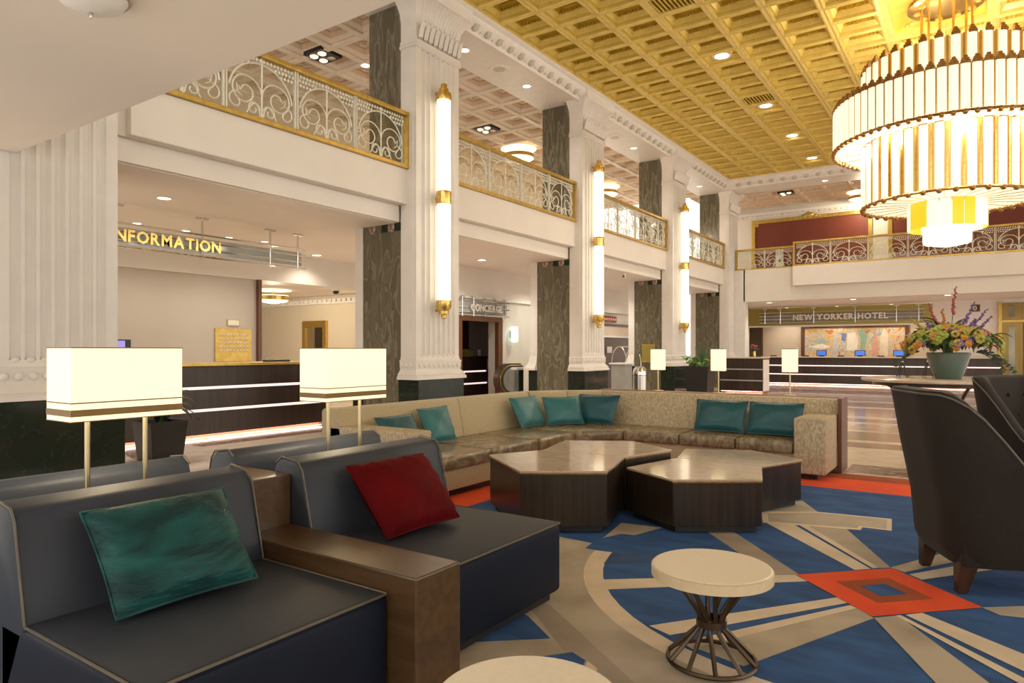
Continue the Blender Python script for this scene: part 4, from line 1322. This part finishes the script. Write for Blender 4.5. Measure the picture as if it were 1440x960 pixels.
# ------------------------------------------------------------------ wing armchairs (local: facing +x)
def armchair(label, x, y, rz, tufted=True):
    t = thing('armchair', label, 'armchair', (x, y, 0.02), rz, 'charcoal wing armchairs')
    path = []
    R = .20
    hw, bx = .375, -.40
    for i in range(9):
        path.append((.42 + (bx + R - .42) * i / 8, hw, 0.0))
    for i in range(1, 7):
        a = PI / 2 * i / 6
        path.append((bx + R - R * sin(a), hw - R + R * cos(a), a))
    path += [(bx, .12, PI / 2), (bx, 0.0, PI / 2)]
    path += [(p[0], -p[1], -p[2]) for p in path[:-1][::-1]]
    n = len(path)
    def hgt(px):
        k = min(1.0, max(0.0, (.14 - px) / .50))
        k = k * k * (3 - 2 * k)
        return .60 + .55 * k
    rings = []
    tops = []
    for i, (px, py, a) in enumerate(path):
        p0, p1 = path[max(i - 1, 0)], path[min(i + 1, n - 1)]
        tx, ty = p1[0] - p0[0], p1[1] - p0[1]
        l = math.hypot(tx, ty)
        nx, ny = (-ty / l, tx / l) if True else (0, 0)
        nx, ny = -nx, -ny                     # outward on a path that starts at the left front
        if nx * px + ny * py < 0 and abs(px) + abs(py) > .3:
            nx, ny = -nx, -ny
        H = hgt(px)
        lean = lambda z: -.10 * max(0.0, (z - .35)) / .8 * min(1.0, max(0.0, (.2 - px) / .5))
        def P(off, z):
            return (px + nx * off + lean(z), py + ny * off, z)
        th = .085
        rings.append([P(-.045, .16), P(-.004, .24), P(.0, .50), P(.022, (H + .5) / 2), P(.035, H - .03), P(.02, H - .004), P(-th * .5, H + .004), P(-th, H - .03), P(-th - .015, (H + .45) / 2), P(-th, .40), P(-th, .16)])
        tops.append(P(.034, H - .022))
    m = len(rings[0])
    mb = MB().loft(rings)
    part('shell', mb, 'chair_felt', t, smooth=.9)
    part('piping', MB().tube(tops, .006, 5), 'chair_piping', t, smooth=1)
    seam = [tuple(Vector(r[2]) * .35 + Vector(r[3]) * .65 + Vector((0, 0, .05))) for r in rings[4:-4]]
    part('seam', MB().tube(seam, .007, 4), 'black', t, smooth=1)
    part('seat_cushion', MB().box(-.30, .42, -.275, .275, .26, .46), 'chair_felt', t, smooth=.6, bevel=.05, seg=4)
    part('seat_frame', MB().box(-.34, .40, -.33, .33, .155, .28), 'chair_felt', t, bevel=.02)
    for lx, ly in ((-.29, .25), (-.29, -.25), (.33, .26), (.33, -.26)):
        s = -1 if lx < 0 else 1
        part('leg', MB().loft([[(lx + s * o + dx * r, ly + dy * r, z) for dx, dy in ((-1, -1), (1, -1), (1, 1), (-1, 1))] for r, z, o in ((.026, 0, .03), (.050, .18, 0))]), 'leg_wood', t, bevel=.003)
    if tufted:
        for i, z in enumerate((.62, .80, .98)):
            for k in range(-1, 2):
                yy = k * .19 + (.095 if i % 2 else 0)
                if abs(yy) > .24:
                    continue
                part('tuft_button', MB().ball((bx + .095 - .10 * (z - .35) / .8, yy, z), .018, 8, 5), 'chair_felt', t, smooth=1)
    return t


armchair('charcoal wing armchair seen from behind, nearest at the right edge', .09, 5.02, math.radians(24))
armchair('charcoal tufted wing armchair farther back at the right edge', .50, 7.35, math.radians(-38))


# ------------------------------------------------------------------ centre table with flowers
def centre_table(x, y):
    t = thing('centre_table', 'large round marble topped centre table with curved dark legs under the flowers', 'table', (x, y, 0.004))
    r = 1.32
    part('table_top', MB().lathe([(r - .05, .86), (r, .875), (r, .905), (r - .02, .915)], 64), 'table_marble', t, smooth=.5)
    for k in range(5):
        a = 2 * PI * k / 5 + 3.75
        p = [((1.12 - .75 * sin(PI * i / 16)) * cos(a), (1.12 - .75 * sin(PI * i / 16)) * sin(a), .86 - .85 * i / 10) for i in range(11)]
        part('leg', MB().tube(p, .022, 8), 'dark_bronze', t, smooth=1)
    part('apron', MB().loft([[(1.14 * cos(2 * PI * i / 40), 1.14 * sin(2 * PI * i / 40), z) for i in range(40)] for z in (.80, .86)], False, False), 'dark_wood', t, smooth=1)
    return t


TX, TY = -.47, 13.7
centre_table(TX, TY)


def flowers(x, y, z):
    t = thing('flower_arrangement', 'big bouquet of orange, yellow and purple flowers in a grey-green pot', 'flowers', (x, y, z))
    part('pot', MB().lathe([(.19, 0), (.205, .02), (.27, .20), (.315, .36), (.325, .42), (.315, .44), (.29, .43), (.28, .38)], 28), 'celadon', t, smooth=.6)
    part('soil', MB().lathe([(.29, .40), (.25, .405)], 20), 'leaf_dark', t)
    rnd = random.Random(4)
    # leaves
    lm = []
    for L, w in ((.34, .05), (.26, .07), (.42, .035)):
        b = MB()
        n = 6
        ra = []
        for i in range(n + 1):
            u = i / n
            ww = w * sin(PI * min(1, u * .92 + .08)) + .003
            zz = .16 * sin(u * 2.2) - .10 * u * u
            ra.append([(L * u, -ww, zz + .012), (L * u, 0, zz - .006), (L * u, ww, zz + .012)])
        b.loft(ra, False, False, closed=False)
        lm.append(b)
    meshes = [[b.mesh('leaf', m, smooth=1, recalc=False) for m in ('leaf', 'leaf_dark', 'leaf')] for b in lm]
    for k in range(170):
        a = rnd.uniform(0, 2 * PI)
        el = rnd.uniform(-.35, 1.1)
        r0 = rnd.uniform(.10, .52) * (1.1 if el < .5 else .7)
        o = link('leaf', meshes[k % 3][rnd.randrange(3)], t, (r0 * cos(a), r0 * sin(a), .42 + .05 + rnd.uniform(0, .34) * (1 - r0)))
        o.rotation_euler = (rnd.uniform(-.6, .6), -el, a)
        o.scale = [rnd.uniform(.55, .95)] * 3
    # blossoms: ring of petals round an eye
    def bloom(pet, r):
        b = MB()
        for k in range(7):
            a = 2 * PI * k / 7
            b.mi(0).ball((r * .55 * cos(a), r * .55 * sin(a), .0 + (k % 2) * .01), r * .42, 6, 4, (1, 1, .55))
        b.mi(1).ball((0, 0, r * .15), r * .36, 6, 4)
        return b.mesh('blossom', [pet, 'petal_yellow' if pet != 'petal_yellow' else 'brown_panel'], smooth=1)
    kinds = [bloom('petal_orange', .062), bloom('petal_orange', .05), bloom('petal_yellow', .068), bloom('petal_lime', .075), bloom('petal_purple', .05)]
    for k in range(190):
        a = rnd.uniform(0, 2 * PI)
        el = rnd.uniform(.05, 1.45)
        d = Vector((cos(a) * cos(el) * .80, sin(a) * cos(el) * .80, .46 + .42 * sin(el)))
        kd = rnd.choice((0, 0, 1, 1, 2, 2, 3, 3, 3, 4))
        d = Vector((d.x * rnd.uniform(.72, 1.0), d.y * rnd.uniform(.72, 1.0), d.z))
        o = link('blossom', kinds[kd], t, d)
        o.rotation_euler = (0, PI / 2 - el * .8, a)
        s = rnd.uniform(1.0, 1.5)
        o.scale = (s, s, s)
    # tall spikes
    for k, (a, el, L, m) in enumerate(((-.3, 1.15, .95, 'petal_purple'), (.05, .95, .92, 'petal_purple'), (-2.6, 1.0, .70, 'petal_purple'), (2.6, 1.2, .95, 'petal_pink'), (-1.1, 1.35, 1.15, 'petal_pink'),
                                      (.5, .75, .95, 'petal_purple'), (3.3, .85, .85, 'petal_yellow'), (-1.9, 1.25, .8, 'petal_orange'), (-.6, .9, .75, 'petal_purple'))):
        d = Vector((cos(a) * cos(el), sin(a) * cos(el), sin(el)))
        b = MB()
        b.mi(1).tube([Vector((0, 0, .40)), Vector((0, 0, .40)) + d * L], .006, 4)
        for q in range(14):
            u = .62 + .38 * q / 13
            c = Vector((0, 0, .40)) + d * L * u + Vector((rnd.uniform(-.02, .02), rnd.uniform(-.02, .02), 0))
            b.mi(0).ball(c, .026 * (1.25 - .7 * (u - .62) / .38), 5, 4)
        part('flower_spike', b, [m, 'leaf'], t, smooth=1)
    # trailing sprays
    for k, (a, L) in enumerate(((.30, .75), (.12, .62), (.5, .6), (-2.7, .5), (3.0, .45))):
        b = MB()
        for i in range(12):
            u = (i + 1) / 12
            c = Vector((cos(a) * (.45 + L * u * .75), sin(a) * (.45 + L * u * .75), .46 - .55 * L * u * u))
            b.ball(c + Vector((0, 0, .02 * (i % 2))), .03, 5, 3, (1.2, .6, .5))
            b.ball(c + Vector((-.02, .03, -.015)), .026, 5, 3, (1.2, .6, .5))
        part('spray', b, 'leaf_dark', t, smooth=1)
    return t


flowers(TX, TY, .92)
for i, (dx, dy) in enumerate(((-.72, .42), (-.34, .78))):
    t = thing('card_easel', ('small dark folding easel on the centre table, left one', 'small dark folding easel on the centre table beside the pot')[i], 'easel', (TX + dx, TY + dy, .92), .5, 'card easels')
    for s in (-1, 1):
        part('leg', MB().tube([(s * .09, 0, .006), (s * .02, 0, .26)], .012, 6), 'dark_bronze', t, smooth=1)
    part('back_leg', MB().tube([(0, .10, .006), (0, 0, .25)], .010, 6), 'dark_bronze', t, smooth=1)
    part('knob', MB().ball((0, 0, .27), .025, 8, 6), 'chrome', t, smooth=1)


# ------------------------------------------------------------------ desks with light strips
def strip_desk(name, label, loc, rz, length, tiers, depth=.75, top='gilt', strip='led_pink', body='desk_wood', proj=.03):
    """local +x along the front, front facing -y"""
    t = thing(name, label, 'desk', loc, rz)
    z = .05
    part('toe_kick', MB().box(.03, length - .03, .14, depth, 0, .05), 'copper', t)
    part('toe_light', MB().box(.04, length - .04, .05, .12, .044, .0495), 'toe_glow', t)
    for k, h in enumerate(tiers):
        last = k == len(tiers) - 1
        y0 = proj * k
        part('body_panel', MB().box(0, length, y0, depth, z, z + h), body, t, bevel=.004)
        z += h
        if not last:
            part('light_strip', MB().box(.02, length - .02, y0 + .045, depth - .02, z, z + .045), strip, t)
            z += .045
    part('counter_top', MB().box(-.03, length + .03, -.05, depth + .05, z, z + .045), top, t, bevel=.006)
    t['top'] = z + .045
    return t


d = strip_desk('information_desk', 'dark wood information desk with two glowing pink strips', (-10.2, 4.0, 0.004), PI / 2, 4.62, (.36, .31, .33), .8, 'gilt')

d = strip_desk('concierge_desk', 'small dark concierge desk with lit strips seen through the doorway', (-12.0, 15.05, 0.010), PI / 2, 1.15, (.36, .30, .36), .6, 'dark_wood')
t = thing('desk_box', 'green box on the concierge desk', 'box', (-12.25, 15.40, 1.219))
part('body', MB().box(-.14, .14, -.20, .20, 0, .17), 'olive_gold', t, bevel=.006)
part('lid', MB().box(-.15, .15, -.21, .21, .17, .20), 'olive_gold', t, bevel=.006)
t = thing('card_stand', 'white card stand on the concierge desk', 'card', (-12.15, 15.95, 1.219))
part('card', MB().box(-.01, .01, -.08, .08, .01, .19), 'white_card', t)
part('foot', MB().box(-.04, .04, -.09, .09, 0, .012), 'dark_bronze', t)

t = thing('bookcase', 'dark wood bookcase against the back wall of the concierge room', 'bookcase', (-14.38, 17.25, 0.008), PI / 2)
part('back_panel', MB().box(-.6, .6, -.03, 0, 0, 2.6), 'brown_panel', t)
for x in (-.6, .56):
    part('side_panel', MB().box(x, x + .04, -.35, 0, 0, 2.6), 'walnut_post', t)
for z in (.0, .5, .95, 1.4, 1.85, 2.56):
    part('shelf', MB().box(-.56, .56, -.34, 0, z, z + .04), 'walnut_post', t)

# reception
strip_desk('reception_desk', 'long dark reception desk with two glowing white strips', (-7.6, 29.5, 0.004), 0, 8.2, (.34, .31, .30), .8, 'sand_panel')
d = strip_desk('bell_desk', 'short dark tiered desk with pale shelves beside the corner pilaster', (-7.25, 22.75, 0.004), 0, 1.42, (.33, .32, .33), .75, 'sand_panel', 'plaster_white', 'desk_wood', 0.0)
part('end_panel', MB().box(1.42, 1.44, .02, .72, .06, 1.08), 'plaster_pink', d)
for i, x in enumerate((-5.35, -3.95, -2.62)):
    t = thing('monitor', 'small blue screen on the reception desk ' + ('left of the three', 'in the middle of the three', 'nearest the flowers')[i], 'monitor', (x, 29.85, 1.142), 0, 'reception screens')
    part('casing', MB().box(-.19, .19, 0, .05, .03, .25), 'black', t, bevel=.006)
    part('screen', MB().box(-.165, .165, -.004, .002, .05, .23), 'screen_blue', t)
    part('foot', MB().box(-.09, .09, -.03, .10, 0, .03), 'black', t)
for i, x in enumerate((-7.15, -5.9, -4.6, -3.2)):
    t = thing('key_tray', 'low black tray on the reception counter, ' + ('left end', 'left of the first screen', 'between first and second screens', 'between second and third screens')[i], 'tray', (x, 29.62, 1.142), 0, 'reception trays')
    part('body', MB().box(-.12, .12, -.05, .05, 0, .035), 'black', t, bevel=.006)
    part('lip', MB().box(-.11, .11, -.045, .045, .035, .042), 'dark_bronze', t)

# mural in a wooden frame
t = thing('mural', 'framed colourful abstract mural behind the reception desk', 'mural', (-4.5, 31.99, 1.05))
part('canvas', MB().box(-1.95, 1.95, -.03, 0, .02, 1.32), 'mural_paint', t)
for b in ((-2.06, -1.92, -.06, 0, 0, 1.40), (1.92, 2.06, -.06, 0, 0, 1.40), (-1.92, 1.92, -.06, 0, 1.30, 1.40)):
    part('frame_bar', MB().box(*b), 'walnut_post', t)
mo = [('petal_lime', (.30, .42, .30), [(.15, .45), (.45, .95), (.42, 1.2), (.1, 1.24), (.0, .9)])]
for nm, col, pl in (('mural_green', (.28, .42, .30), [(.28, .3), (.46, .4), (.56, .95), (.40, 1.22), (.18, 1.18), (.30, .8)]),
                    ('mural_blue', (.13, .20, .42), [(-.45, .75), (-.28, .72), (-.25, 1.05), (-.42, 1.08)]),
                    ('mural_cream', (.80, .70, .55), [(-.25, .35), (.12, .28), (.22, .7), (.1, 1.1), (-.2, 1.05)]),
                    ('mural_rose', (.66, .34, .24), [(.70, .05), (.98, .05), (.94, .8), (.84, 1.2), (.76, .8)]),
                    ('mural_grey', (.52, .50, .47), [(-.80, .05), (-.55, .05), (-.60, .9), (-.68, 1.25), (-.76, .9)]),
                    ('mural_sand', (.76, .62, .45), [(1.0, .05), (1.3, .05), (1.32, 1.0), (1.15, 1.25), (1.02, .9)]),
                    ('mural_teal', (.34, .45, .46), [(-1.9, .72), (-1.2, .86), (-.85, .70), (-1.3, .66)]),
                    ('mural_pale', (.80, .72, .60), [(-1.75, .50), (-1.2, .62), (-.85, .50), (-1.2, .38)])):
    mat(nm, col, .5, col2=tuple(min(1, c * 1.15) for c in col), scale=5)
    part('painted_shape', MB().prism([(z, x) for x, z in pl], -.034, -.030, 'y'), nm, t)

# niche with a mirror and flowers left of the mural
t = thing('framed_mirror', 'smoky mirror in a dark frame left of the mural', 'mirror', (-8.55, 31.99, 1.05))
part('glass', MB().box(-.30, .30, -.02, 0, 0, 1.36), 'smoke_mirror', t)
for b in ((-.36, -.29, -.05, 0, 0, 1.42), (.29, .36, -.05, 0, 0, 1.42), (-.29, .29, -.05, 0, 1.34, 1.42)):
    part('frame_bar', MB().box(*b), 'walnut_post', t)
t = thing('flower_vase', 'small brass vase of pink flowers on the reception counter', 'vase', (-6.15, 22.95, 1.172))
part('vase', MB().lathe([(.03, 0), (.05, .02), (.045, .16), (.035, .20)], 14), 'brass', t, smooth=.6)
rnd = random.Random(2)
for k in range(9):
    part('blossom', MB().ball((rnd.uniform(-.09, .05), rnd.uniform(-.06, .06), .26 + rnd.uniform(0, .16)), .045, 6, 4), 'petal_pink', t, smooth=1)
for k in range(6):
    a = k * 1.05
    part('leaf', MB().ball((.08 * cos(a), .08 * sin(a), .25), .05, 6, 4, (1.4, .6, .8)), 'leaf_dark', t, smooth=1)


# ------------------------------------------------------------------ signs
def bar_sign(name, label, text, loc, rz, length, z0, z1, ceil, posts, tx0, tw, tsize, nbars=3, lettermat='brass', pane='sign_glass'):
    t = thing(name, label, 'sign', loc, rz)
    part('pane', MB().box(.0, length, .015, .03, z0 + .05, z1 - .06), pane, t)
    for k in range(nbars):
        z = z0 + (z1 - z0) * k / (nbars - 1)
        part('rail_bar', MB().tube([(-.08, 0, z), (length + .08, 0, z)], .016, 6), 'chrome', t, smooth=1)
    for x in posts:
        part('hanger', MB().tube([(x, 0, z0 - .05), (x, 0, ceil)], .016, 6), 'chrome', t, smooth=1)
        part('flange', MB().box(x - .10, x + .10, -.03, .03, ceil - .03, ceil), 'chrome', t)
    letters(text, tsize, t, lettermat, tx0, (z0 + z1) / 2 - tsize * .36, tw)
    for o in t.children:
        if o.name.startswith('letter'):
            o.location.y = -.05
    return t


bar_sign('hanging_sign', 'hanging glass and chrome sign with gold letters INFORMATION', 'INFORMATION', (-10.55, 3.6, 0), PI / 2, 4.75, 2.93, 3.29, 3.569, (.35, 1.40, 2.75, 4.05, 4.65), 1.29, 1.78, .25, 4)
bar_sign('hanging_sign', 'small chrome grid sign with letters CONCIERGE above the doorway', 'CONCIERGE', (-10.90, 13.45, 0), PI / 2, 2.15, 2.32, 2.70, 2.80, (.15, .62, 1.12, 1.6, 2.05), .45, 1.40, .25, 3, 'plaster', 'grey_paint')
bar_sign('wall_sign', 'long chrome bar sign with pale letters NEW YORKER HOTEL above the reception desk', 'NEW YORKER HOTEL', (-7.85, 30.40, 0), 0, 6.0, 2.56, 2.98, 3.15, (.15, .78, 2.1, 3.65, 5.1, 5.85), 1.30, 3.55, .32, 4, 'letter_cream', 'sign_grey')

# brass panel and small notice on the information wall
t = thing('key_rack', 'embossed brass wall panel of small round slots beside the information wall', 'panel', (-13.035, 8.54, 1.16), PI / 2)
t.scale = (1.12, 1, 1.12)
part('plate', MB().box(-.38, .38, -.03, 0, 0, .62), 'gilt', t, bevel=.005)
stud = MB().ball((0, 0, 0), .026, 6, 4, (1, .6, 1)).mesh('stud', 'sand_panel', smooth=1)
for i in range(9):
    for j in range(5):
        link('stud', stud, t, (-.28 + i * .07, -.032, .20 + j * .075))
t = thing('wall_notice', 'small framed notice above the embossed brass panel', 'notice', (-13.035, 8.54, 1.91), PI / 2)
t.scale = (1.12, 1, 1.12)
part('frame', MB().box(-.13, .13, -.02, 0, 0, .12), 'gilt', t)
part('paper', MB().box(-.11, .11, -.024, -.018, .015, .105), 'white_card', t)
t = thing('monitor', 'violet lit monitor on the information desk behind the left lamp', 'monitor', (-10.75, 5.05, 1.192), PI / 2)
part('casing', MB().box(-.24, .26, 0, .05, .06, .37), 'black', t, bevel=.006)
part('screen', MB().box(-.22, .17, -.004, .002, .08, .35), 'screen_violet', t)
part('foot', MB().box(-.12, .12, -.05, .12, 0, .06), 'black', t)
t = thing('key_tray', 'low dark tray on the information desk below the brown post', 'tray', (-10.35, 7.65, 1.192), PI / 2)
part('body', MB().box(-.25, .25, -.04, .08, 0, .03), 'black', t, bevel=.006)
part('lip', MB().box(-.24, .24, -.03, .07, .03, .036), 'dark_bronze', t)

# elevator in the hall and brass elevator by the reception
t = thing('elevator', 'brass framed elevator door at the end of the beige hall', 'elevator', (-16.05, 13.19, 0))
part('door_panel', MB().box(-.38, .0, -.04, 0, .01, 2.05), 'brass_satin', t)
part('door_panel', MB().box(.0, .38, -.04, 0, .01, 2.05), 'dark_bronze', t)
for b in ((-.52, -.38, -.08, 0, 0, 2.25), (.38, .52, -.08, 0, 0, 2.25), (-.38, .38, -.08, 0, 2.05, 2.25)):
    part('frame_bar', MB().box(*b), 'brass', t)
t = thing('elevator', 'tall brass elevator doors at the right edge beyond the flowers', 'elevator', (1.15, 30.49, 0))
for k in range(2):
    part('door_panel', MB().box(-.55 + k * .62, .05 + k * .62, -.06, 0, .01, 2.40), 'bronze_door', t, bevel=.01)
    part('vision_panel', MB().box(-.36 + k * .62, -.18 + k * .62, -.065, -.055, .5, 2.25), 'smoke_mirror', t)
part('transom', MB().box(-.55, 1.29, -.06, 0, 2.48, 3.10), 'bronze_door', t, bevel=.01)
part('transom_glass', MB().box(-.36, -.18, -.065, -.055, 2.6, 3.0), 'smoke_mirror', t)
for b in ((-.66, -.55, -.10, 0, 0, 3.15), (-.55, 1.29, -.09, 0, 2.40, 2.48)):
    part('frame_bar', MB().box(*b), 'gilt', t)
for i, (x, y, z, lab, ch) in enumerate(((-.20, 30.49, 2.82, 'small dark oval plaque with 0 on the wall above the flowers', '0'), (.45, 30.49, 0.62, 'small dark sign with letter F low on the far wall', 'F'))):
    t = thing('wall_plaque', lab, 'sign', (x, y, z))
    part('plate', MB().box(-.14, .14, -.02, 0, 0, .26), 'brown_panel' if i else 'walnut_post', t, bevel=.006)
    letters(ch, .24, t, 'plaster', -.075, .045)
    for o in t.children:
        if o.name.startswith('letter'):
            o.location.y = -.03

# ------------------------------------------------------------------ things along the colonnade
t = thing('litter_bin', 'cylindrical stainless steel litter bin with a round lid opening behind the sofa', 'bin', (-7.35, 16.55, 0.004))
part('body', MB().lathe([(.18, 0), (.18, .74)], 28), 'steel', t, smooth=.5)
part('lid', MB().lathe([(.185, .75), (.185, .80), (.165, .90), (.11, .96), (.05, .975)], 28), 'chrome', t, smooth=.6)
part('opening', MB().lathe([(.085, .0), (.085, .02)], 18), 'black', t, loc=(.07, -.085, .885), rot=(.75, .55, 0))
t = thing('bell_stand', 'grey podium with a pale top behind the second pilaster', 'podium', (-8.72, 18.35, 0.004), PI / 2)
part('body', MB().box(-.25, .25, -.22, .22, 0, .98), 'grey_paint', t, bevel=.01)
part('top', MB().box(-.30, .30, -.27, .27, .98, 1.02), 'plaster_white', t, bevel=.006)
t = thing('luggage_cart', 'chrome luggage cart with an arched hoop behind the grey podium', 'luggage cart', (-9.35, 20.0, 0.004), 1.0)
part('deck', MB().box(-.30, .30, -.5, .5, .16, .22), 'rug_red', t, bevel=.01)
for s in (-1, 1):
    part('hoop', MB().tube([(s * .26, -.45, .2)] + [(s * .26, -.45 * cos(PI * i / 16), .95 + .55 * sin(PI * i / 16)) for i in range(17)] + [(s * .26, .45, .2)], .02, 8), 'chrome', t, smooth=1)
part('rail', MB().tube([(-.26, 0, 1.5), (.26, 0, 1.5)], .016, 8), 'chrome', t, smooth=1)
for sx in (-1, 1):
    for sy in (-1, 1):
        part('wheel', MB().lathe([(.07, -.02), (.08, -.01), (.08, .01), (.07, .02)], 14), 'black', t, loc=(sx * .24, sy * .42, .08), rot=(0, PI / 2, 0), smooth=.6)
t = thing('brass_plaque', 'square brass plaque on the marble pier behind the first small lamp', 'plaque', (-8.58, 19.99, 1.02))
part('plate', MB().box(-.22, .22, -.03, 0, 0, .56), 'olive_gold', t, bevel=.006)
part('rim', MB().box(-.22, .22, -.04, -.03, .52, .56).box(-.22, .22, -.04, -.03, 0, .04), 'gilt', t)
t = thing('led_sign', 'small red lit sign on the wall above the luggage cart', 'sign', (-11.295, 22.65, 2.42), PI / 2)
part('casing', MB().box(-.55, .55, -.06, .0, 0, .22), 'walnut_post', t, bevel=.006)
for k in range(6):
    part('lamp', MB().ball((-.42 + k * .168, -.065, .11), .05, 6, 4, (1, .4, 1)), 'sign_red', t, smooth=1)
t = thing('wall_plate', 'small grey wall plate on the brown wainscot behind the podium', 'plate', (-11.24, 22.6, 1.30), PI / 2)
part('plate', MB().box(-.20, .20, -.02, 0, 0, .22), 'grey_wall', t, bevel=.006)
part('rim', MB().box(-.21, .21, -.012, 0, -.01, .23), 'grey_paint', t)


def planter(label, x, y, r, h, kind):
    t = thing('potted_plant', label, 'plant', (x, y, 0.004), 0, 'potted plants')
    part('pot', MB().loft([[(-a, -a, z), (a, -a, z), (a, a, z), (-a, a, z)] for a, z in ((r * .8, 0), (r, h), (r * .9, h), (r * .88, h - .06))]), 'black', t, bevel=.008)
    rnd = random.Random(9 if kind == 'grass' else 21)
    if kind == 'grass':
        for k in range(34):
            a, rr = rnd.uniform(0, 6.28), rnd.uniform(0, r * .75)
            H = rnd.uniform(.35, .75)
            bx, by = .25 * r + rr * cos(a) * .6, rr * sin(a) * .6
            part('blade', MB().tube([(bx, by, h - .05), (bx + .03 * cos(a), by + .03 * sin(a), h + H * .6), (bx + .10 * cos(a), by + .10 * sin(a), h + H)], .011, 4, r2=.003), 'leaf', t, smooth=1)
        b = MB().loft([[(0, -.006, 0), (0, .006, 0), (0, .006, .005)], [(.10, -.05, .03), (.10, .05, .03), (.10, 0, .02)], [(.19, -.004, -.01), (.19, .004, -.01), (.19, 0, -.015)]])
        me = b.mesh('leaf', 'leaf_lime', smooth=1)
        for k in range(60):
            a = rnd.uniform(0, 6.28)
            o = link('leaf', me, t, (-.15 * r + rnd.uniform(-.8, .5) * r, rnd.uniform(-.9, .6) * r, h + rnd.uniform(-.02, .20)))
            o.rotation_euler = (rnd.uniform(-.5, .5), rnd.uniform(-.8, .4), a)
    else:
        b = MB()
        rows = [[(.42 * u, -w, z), (.42 * u, 0, z - .01), (.42 * u, w, z)] for u, w, z in ((0, .008, 0), (.25, .05, .14), (.55, .06, .18), (.8, .04, .12), (1, .004, .02))]
        b.loft(rows, False, False, closed=False)
        me = b.mesh('leaf', 'leaf_dark', smooth=1, recalc=False)
        me2 = b.mesh('leaf', 'leaf', smooth=1, recalc=False)
        for k in range(38):
            a = 2 * PI * k / 38 * 3.1
            o = link('leaf', me if k % 3 else me2, t, (.05 * cos(a), .05 * sin(a), h - .05 + rnd.uniform(0, .12)))
            o.rotation_euler = (rnd.uniform(-.2, .2), -rnd.uniform(-.1, 1.1), a)
    return t


planter('tall dark planter with lime leaves and grass beside the third sconce pilaster', -6.75, 19.45, .36, .93, 'grass')
planter('low black planter with drooping palm leaves at the foot of the left pilaster', -8.62, 4.62, .24, .50, 'palm')

# rounded brass and chrome handrail end near the concierge
t = thing('handrail_newel', 'rounded chrome and brass escalator handrail end in front of the concierge', 'handrail', (-9.75, 14.05, 0.004), PI / 2 - .25)
for k, (r0, y0, y1, m) in enumerate(((.40, -.10, .10, 'dark_bronze'), (.37, -.14, -.10, 'brass'), (.345, -.17, -.14, 'black'), (.31, -.19, -.17, 'chrome'), (.37, .10, .14, 'brass'))):
    pr = [(.70 + r0 * cos(a), r0 * sin(a)) for a in [PI / 2 + PI * i / 20 for i in range(21)]] + [(-.70 + 1.75, -r0), (-.70 + 1.75, r0)]
    part('rail_layer', MB().prism([(z + .66, x - .75) for x, z in pr], y0, y1, 'y'), m, t, smooth=.5)
part('post', MB().box(.10, .30, -.16, .16, 0, 1.0), 'brass', t, bevel=.01)
part('skirt', MB().box(-.02, .40, -.12, .12, 0, .30), 'black', t)

# cool wall sconce beside the concierge
t = thing('wall_light', 'small cool white glowing wall light right of the concierge doorway', 'wall light', (-10.99, 15.92, 1.62), PI / 2)
part('shade', MB().lathe([(.07, 0), (.10, .04), (.10, .40), (.07, .44)], 16, (0, -.12, 0)), 'cool_glow', t, smooth=.5)
part('bracket', MB().box(-.04, .04, -.03, .0, .12, .32), 'chrome', t)

# security camera under the second bay beam and dome camera in the hall
t = thing('security_camera', 'small white security camera under the balcony beam of the third bay', 'camera', (-8.3, 17.6, 3.565), .4)
part('mount', MB().lathe([(.035, -.06), (.05, 0)], 12), 'white_card', t)
part('body', MB().box(-.05, .05, -.14, .12, -.15, -.06), 'white_card', t, bevel=.012)
part('lens', MB().lathe([(.035, 0), (.03, .02)], 12), 'black', t, loc=(0, -.14, -.105), rot=(PI / 2, 0, 0))
t = thing('security_camera', 'dark dome camera on the hall ceiling near the marble pier', 'camera', (-13.7, 11.9, 2.959))
part('mount', MB().lathe([(.10, -.04), (.11, 0)], 18), 'white_card', t, smooth=.5)
part('dome', MB().lathe([(.03, -.12), (.07, -.10), (.085, -.04)], 18), 'black', t, smooth=1)


# ------------------------------------------------------------------ red panels on the far mezzanine
def red_panel(label, x0, x1):
    t = thing('wall_panel', label, 'wall panel', ((x0 + x1) / 2, 29.99, 4.46), 0, 'red wall panels')
    h = (x1 - x0) / 2
    part('field', MB().box(-h, h, -.03, 0, 0, 2.36), 'red_wall', t)
    for b in ((-h - .10, -h + .06, -.08, 0, 0, 2.46), (h - .06, h + .10, -.08, 0, 0, 2.46), (-h + .06, h - .06, -.08, 0, 2.30, 2.46)):
        part('gilt_moulding', MB().box(*b), 'gilt', t, bevel=.02)
    for s in (-1, 1):
        part('corner_block', MB().box(s * (h - .10) - .10, s * (h - .10) + .10, -.06, 0, 2.18, 2.31), 'gilt', t, bevel=.02)
    if h > 1:
        cr = MB().ball((0, -.08, 2.48), .16, 10, 6, (1.2, .4, .8))
        for s in (-1, 1):
            cr.ball((s * .22, -.08, 2.42), .10, 8, 5, (1.2, .4, .8)).ball((s * .36, -.08, 2.40), .06, 8, 5, (1.3, .4, .8))
        part('crest', cr, 'gilt', t, smooth=1)
    return t


red_panel('dark red wall panel in gilt moulding at the left of the far mezzanine', -8.05, -3.62)
red_panel('dark red wall panel in gilt moulding behind the chandelier', -2.90, 1.45)
t = thing('notice_stand', 'white notice stand behind the far balcony railing', 'stand', (-6.45, 27.6, 4.452))
part('board', MB().box(-.14, .14, -.02, .02, .12, .82), 'white_card', t)
part('mark', MB().ball((0, -.022, .40), .06, 8, 5, (1, .2, 1)), 'black', t)
part('foot', MB().box(-.18, .18, -.12, .12, 0, .12), 'white_card', t)
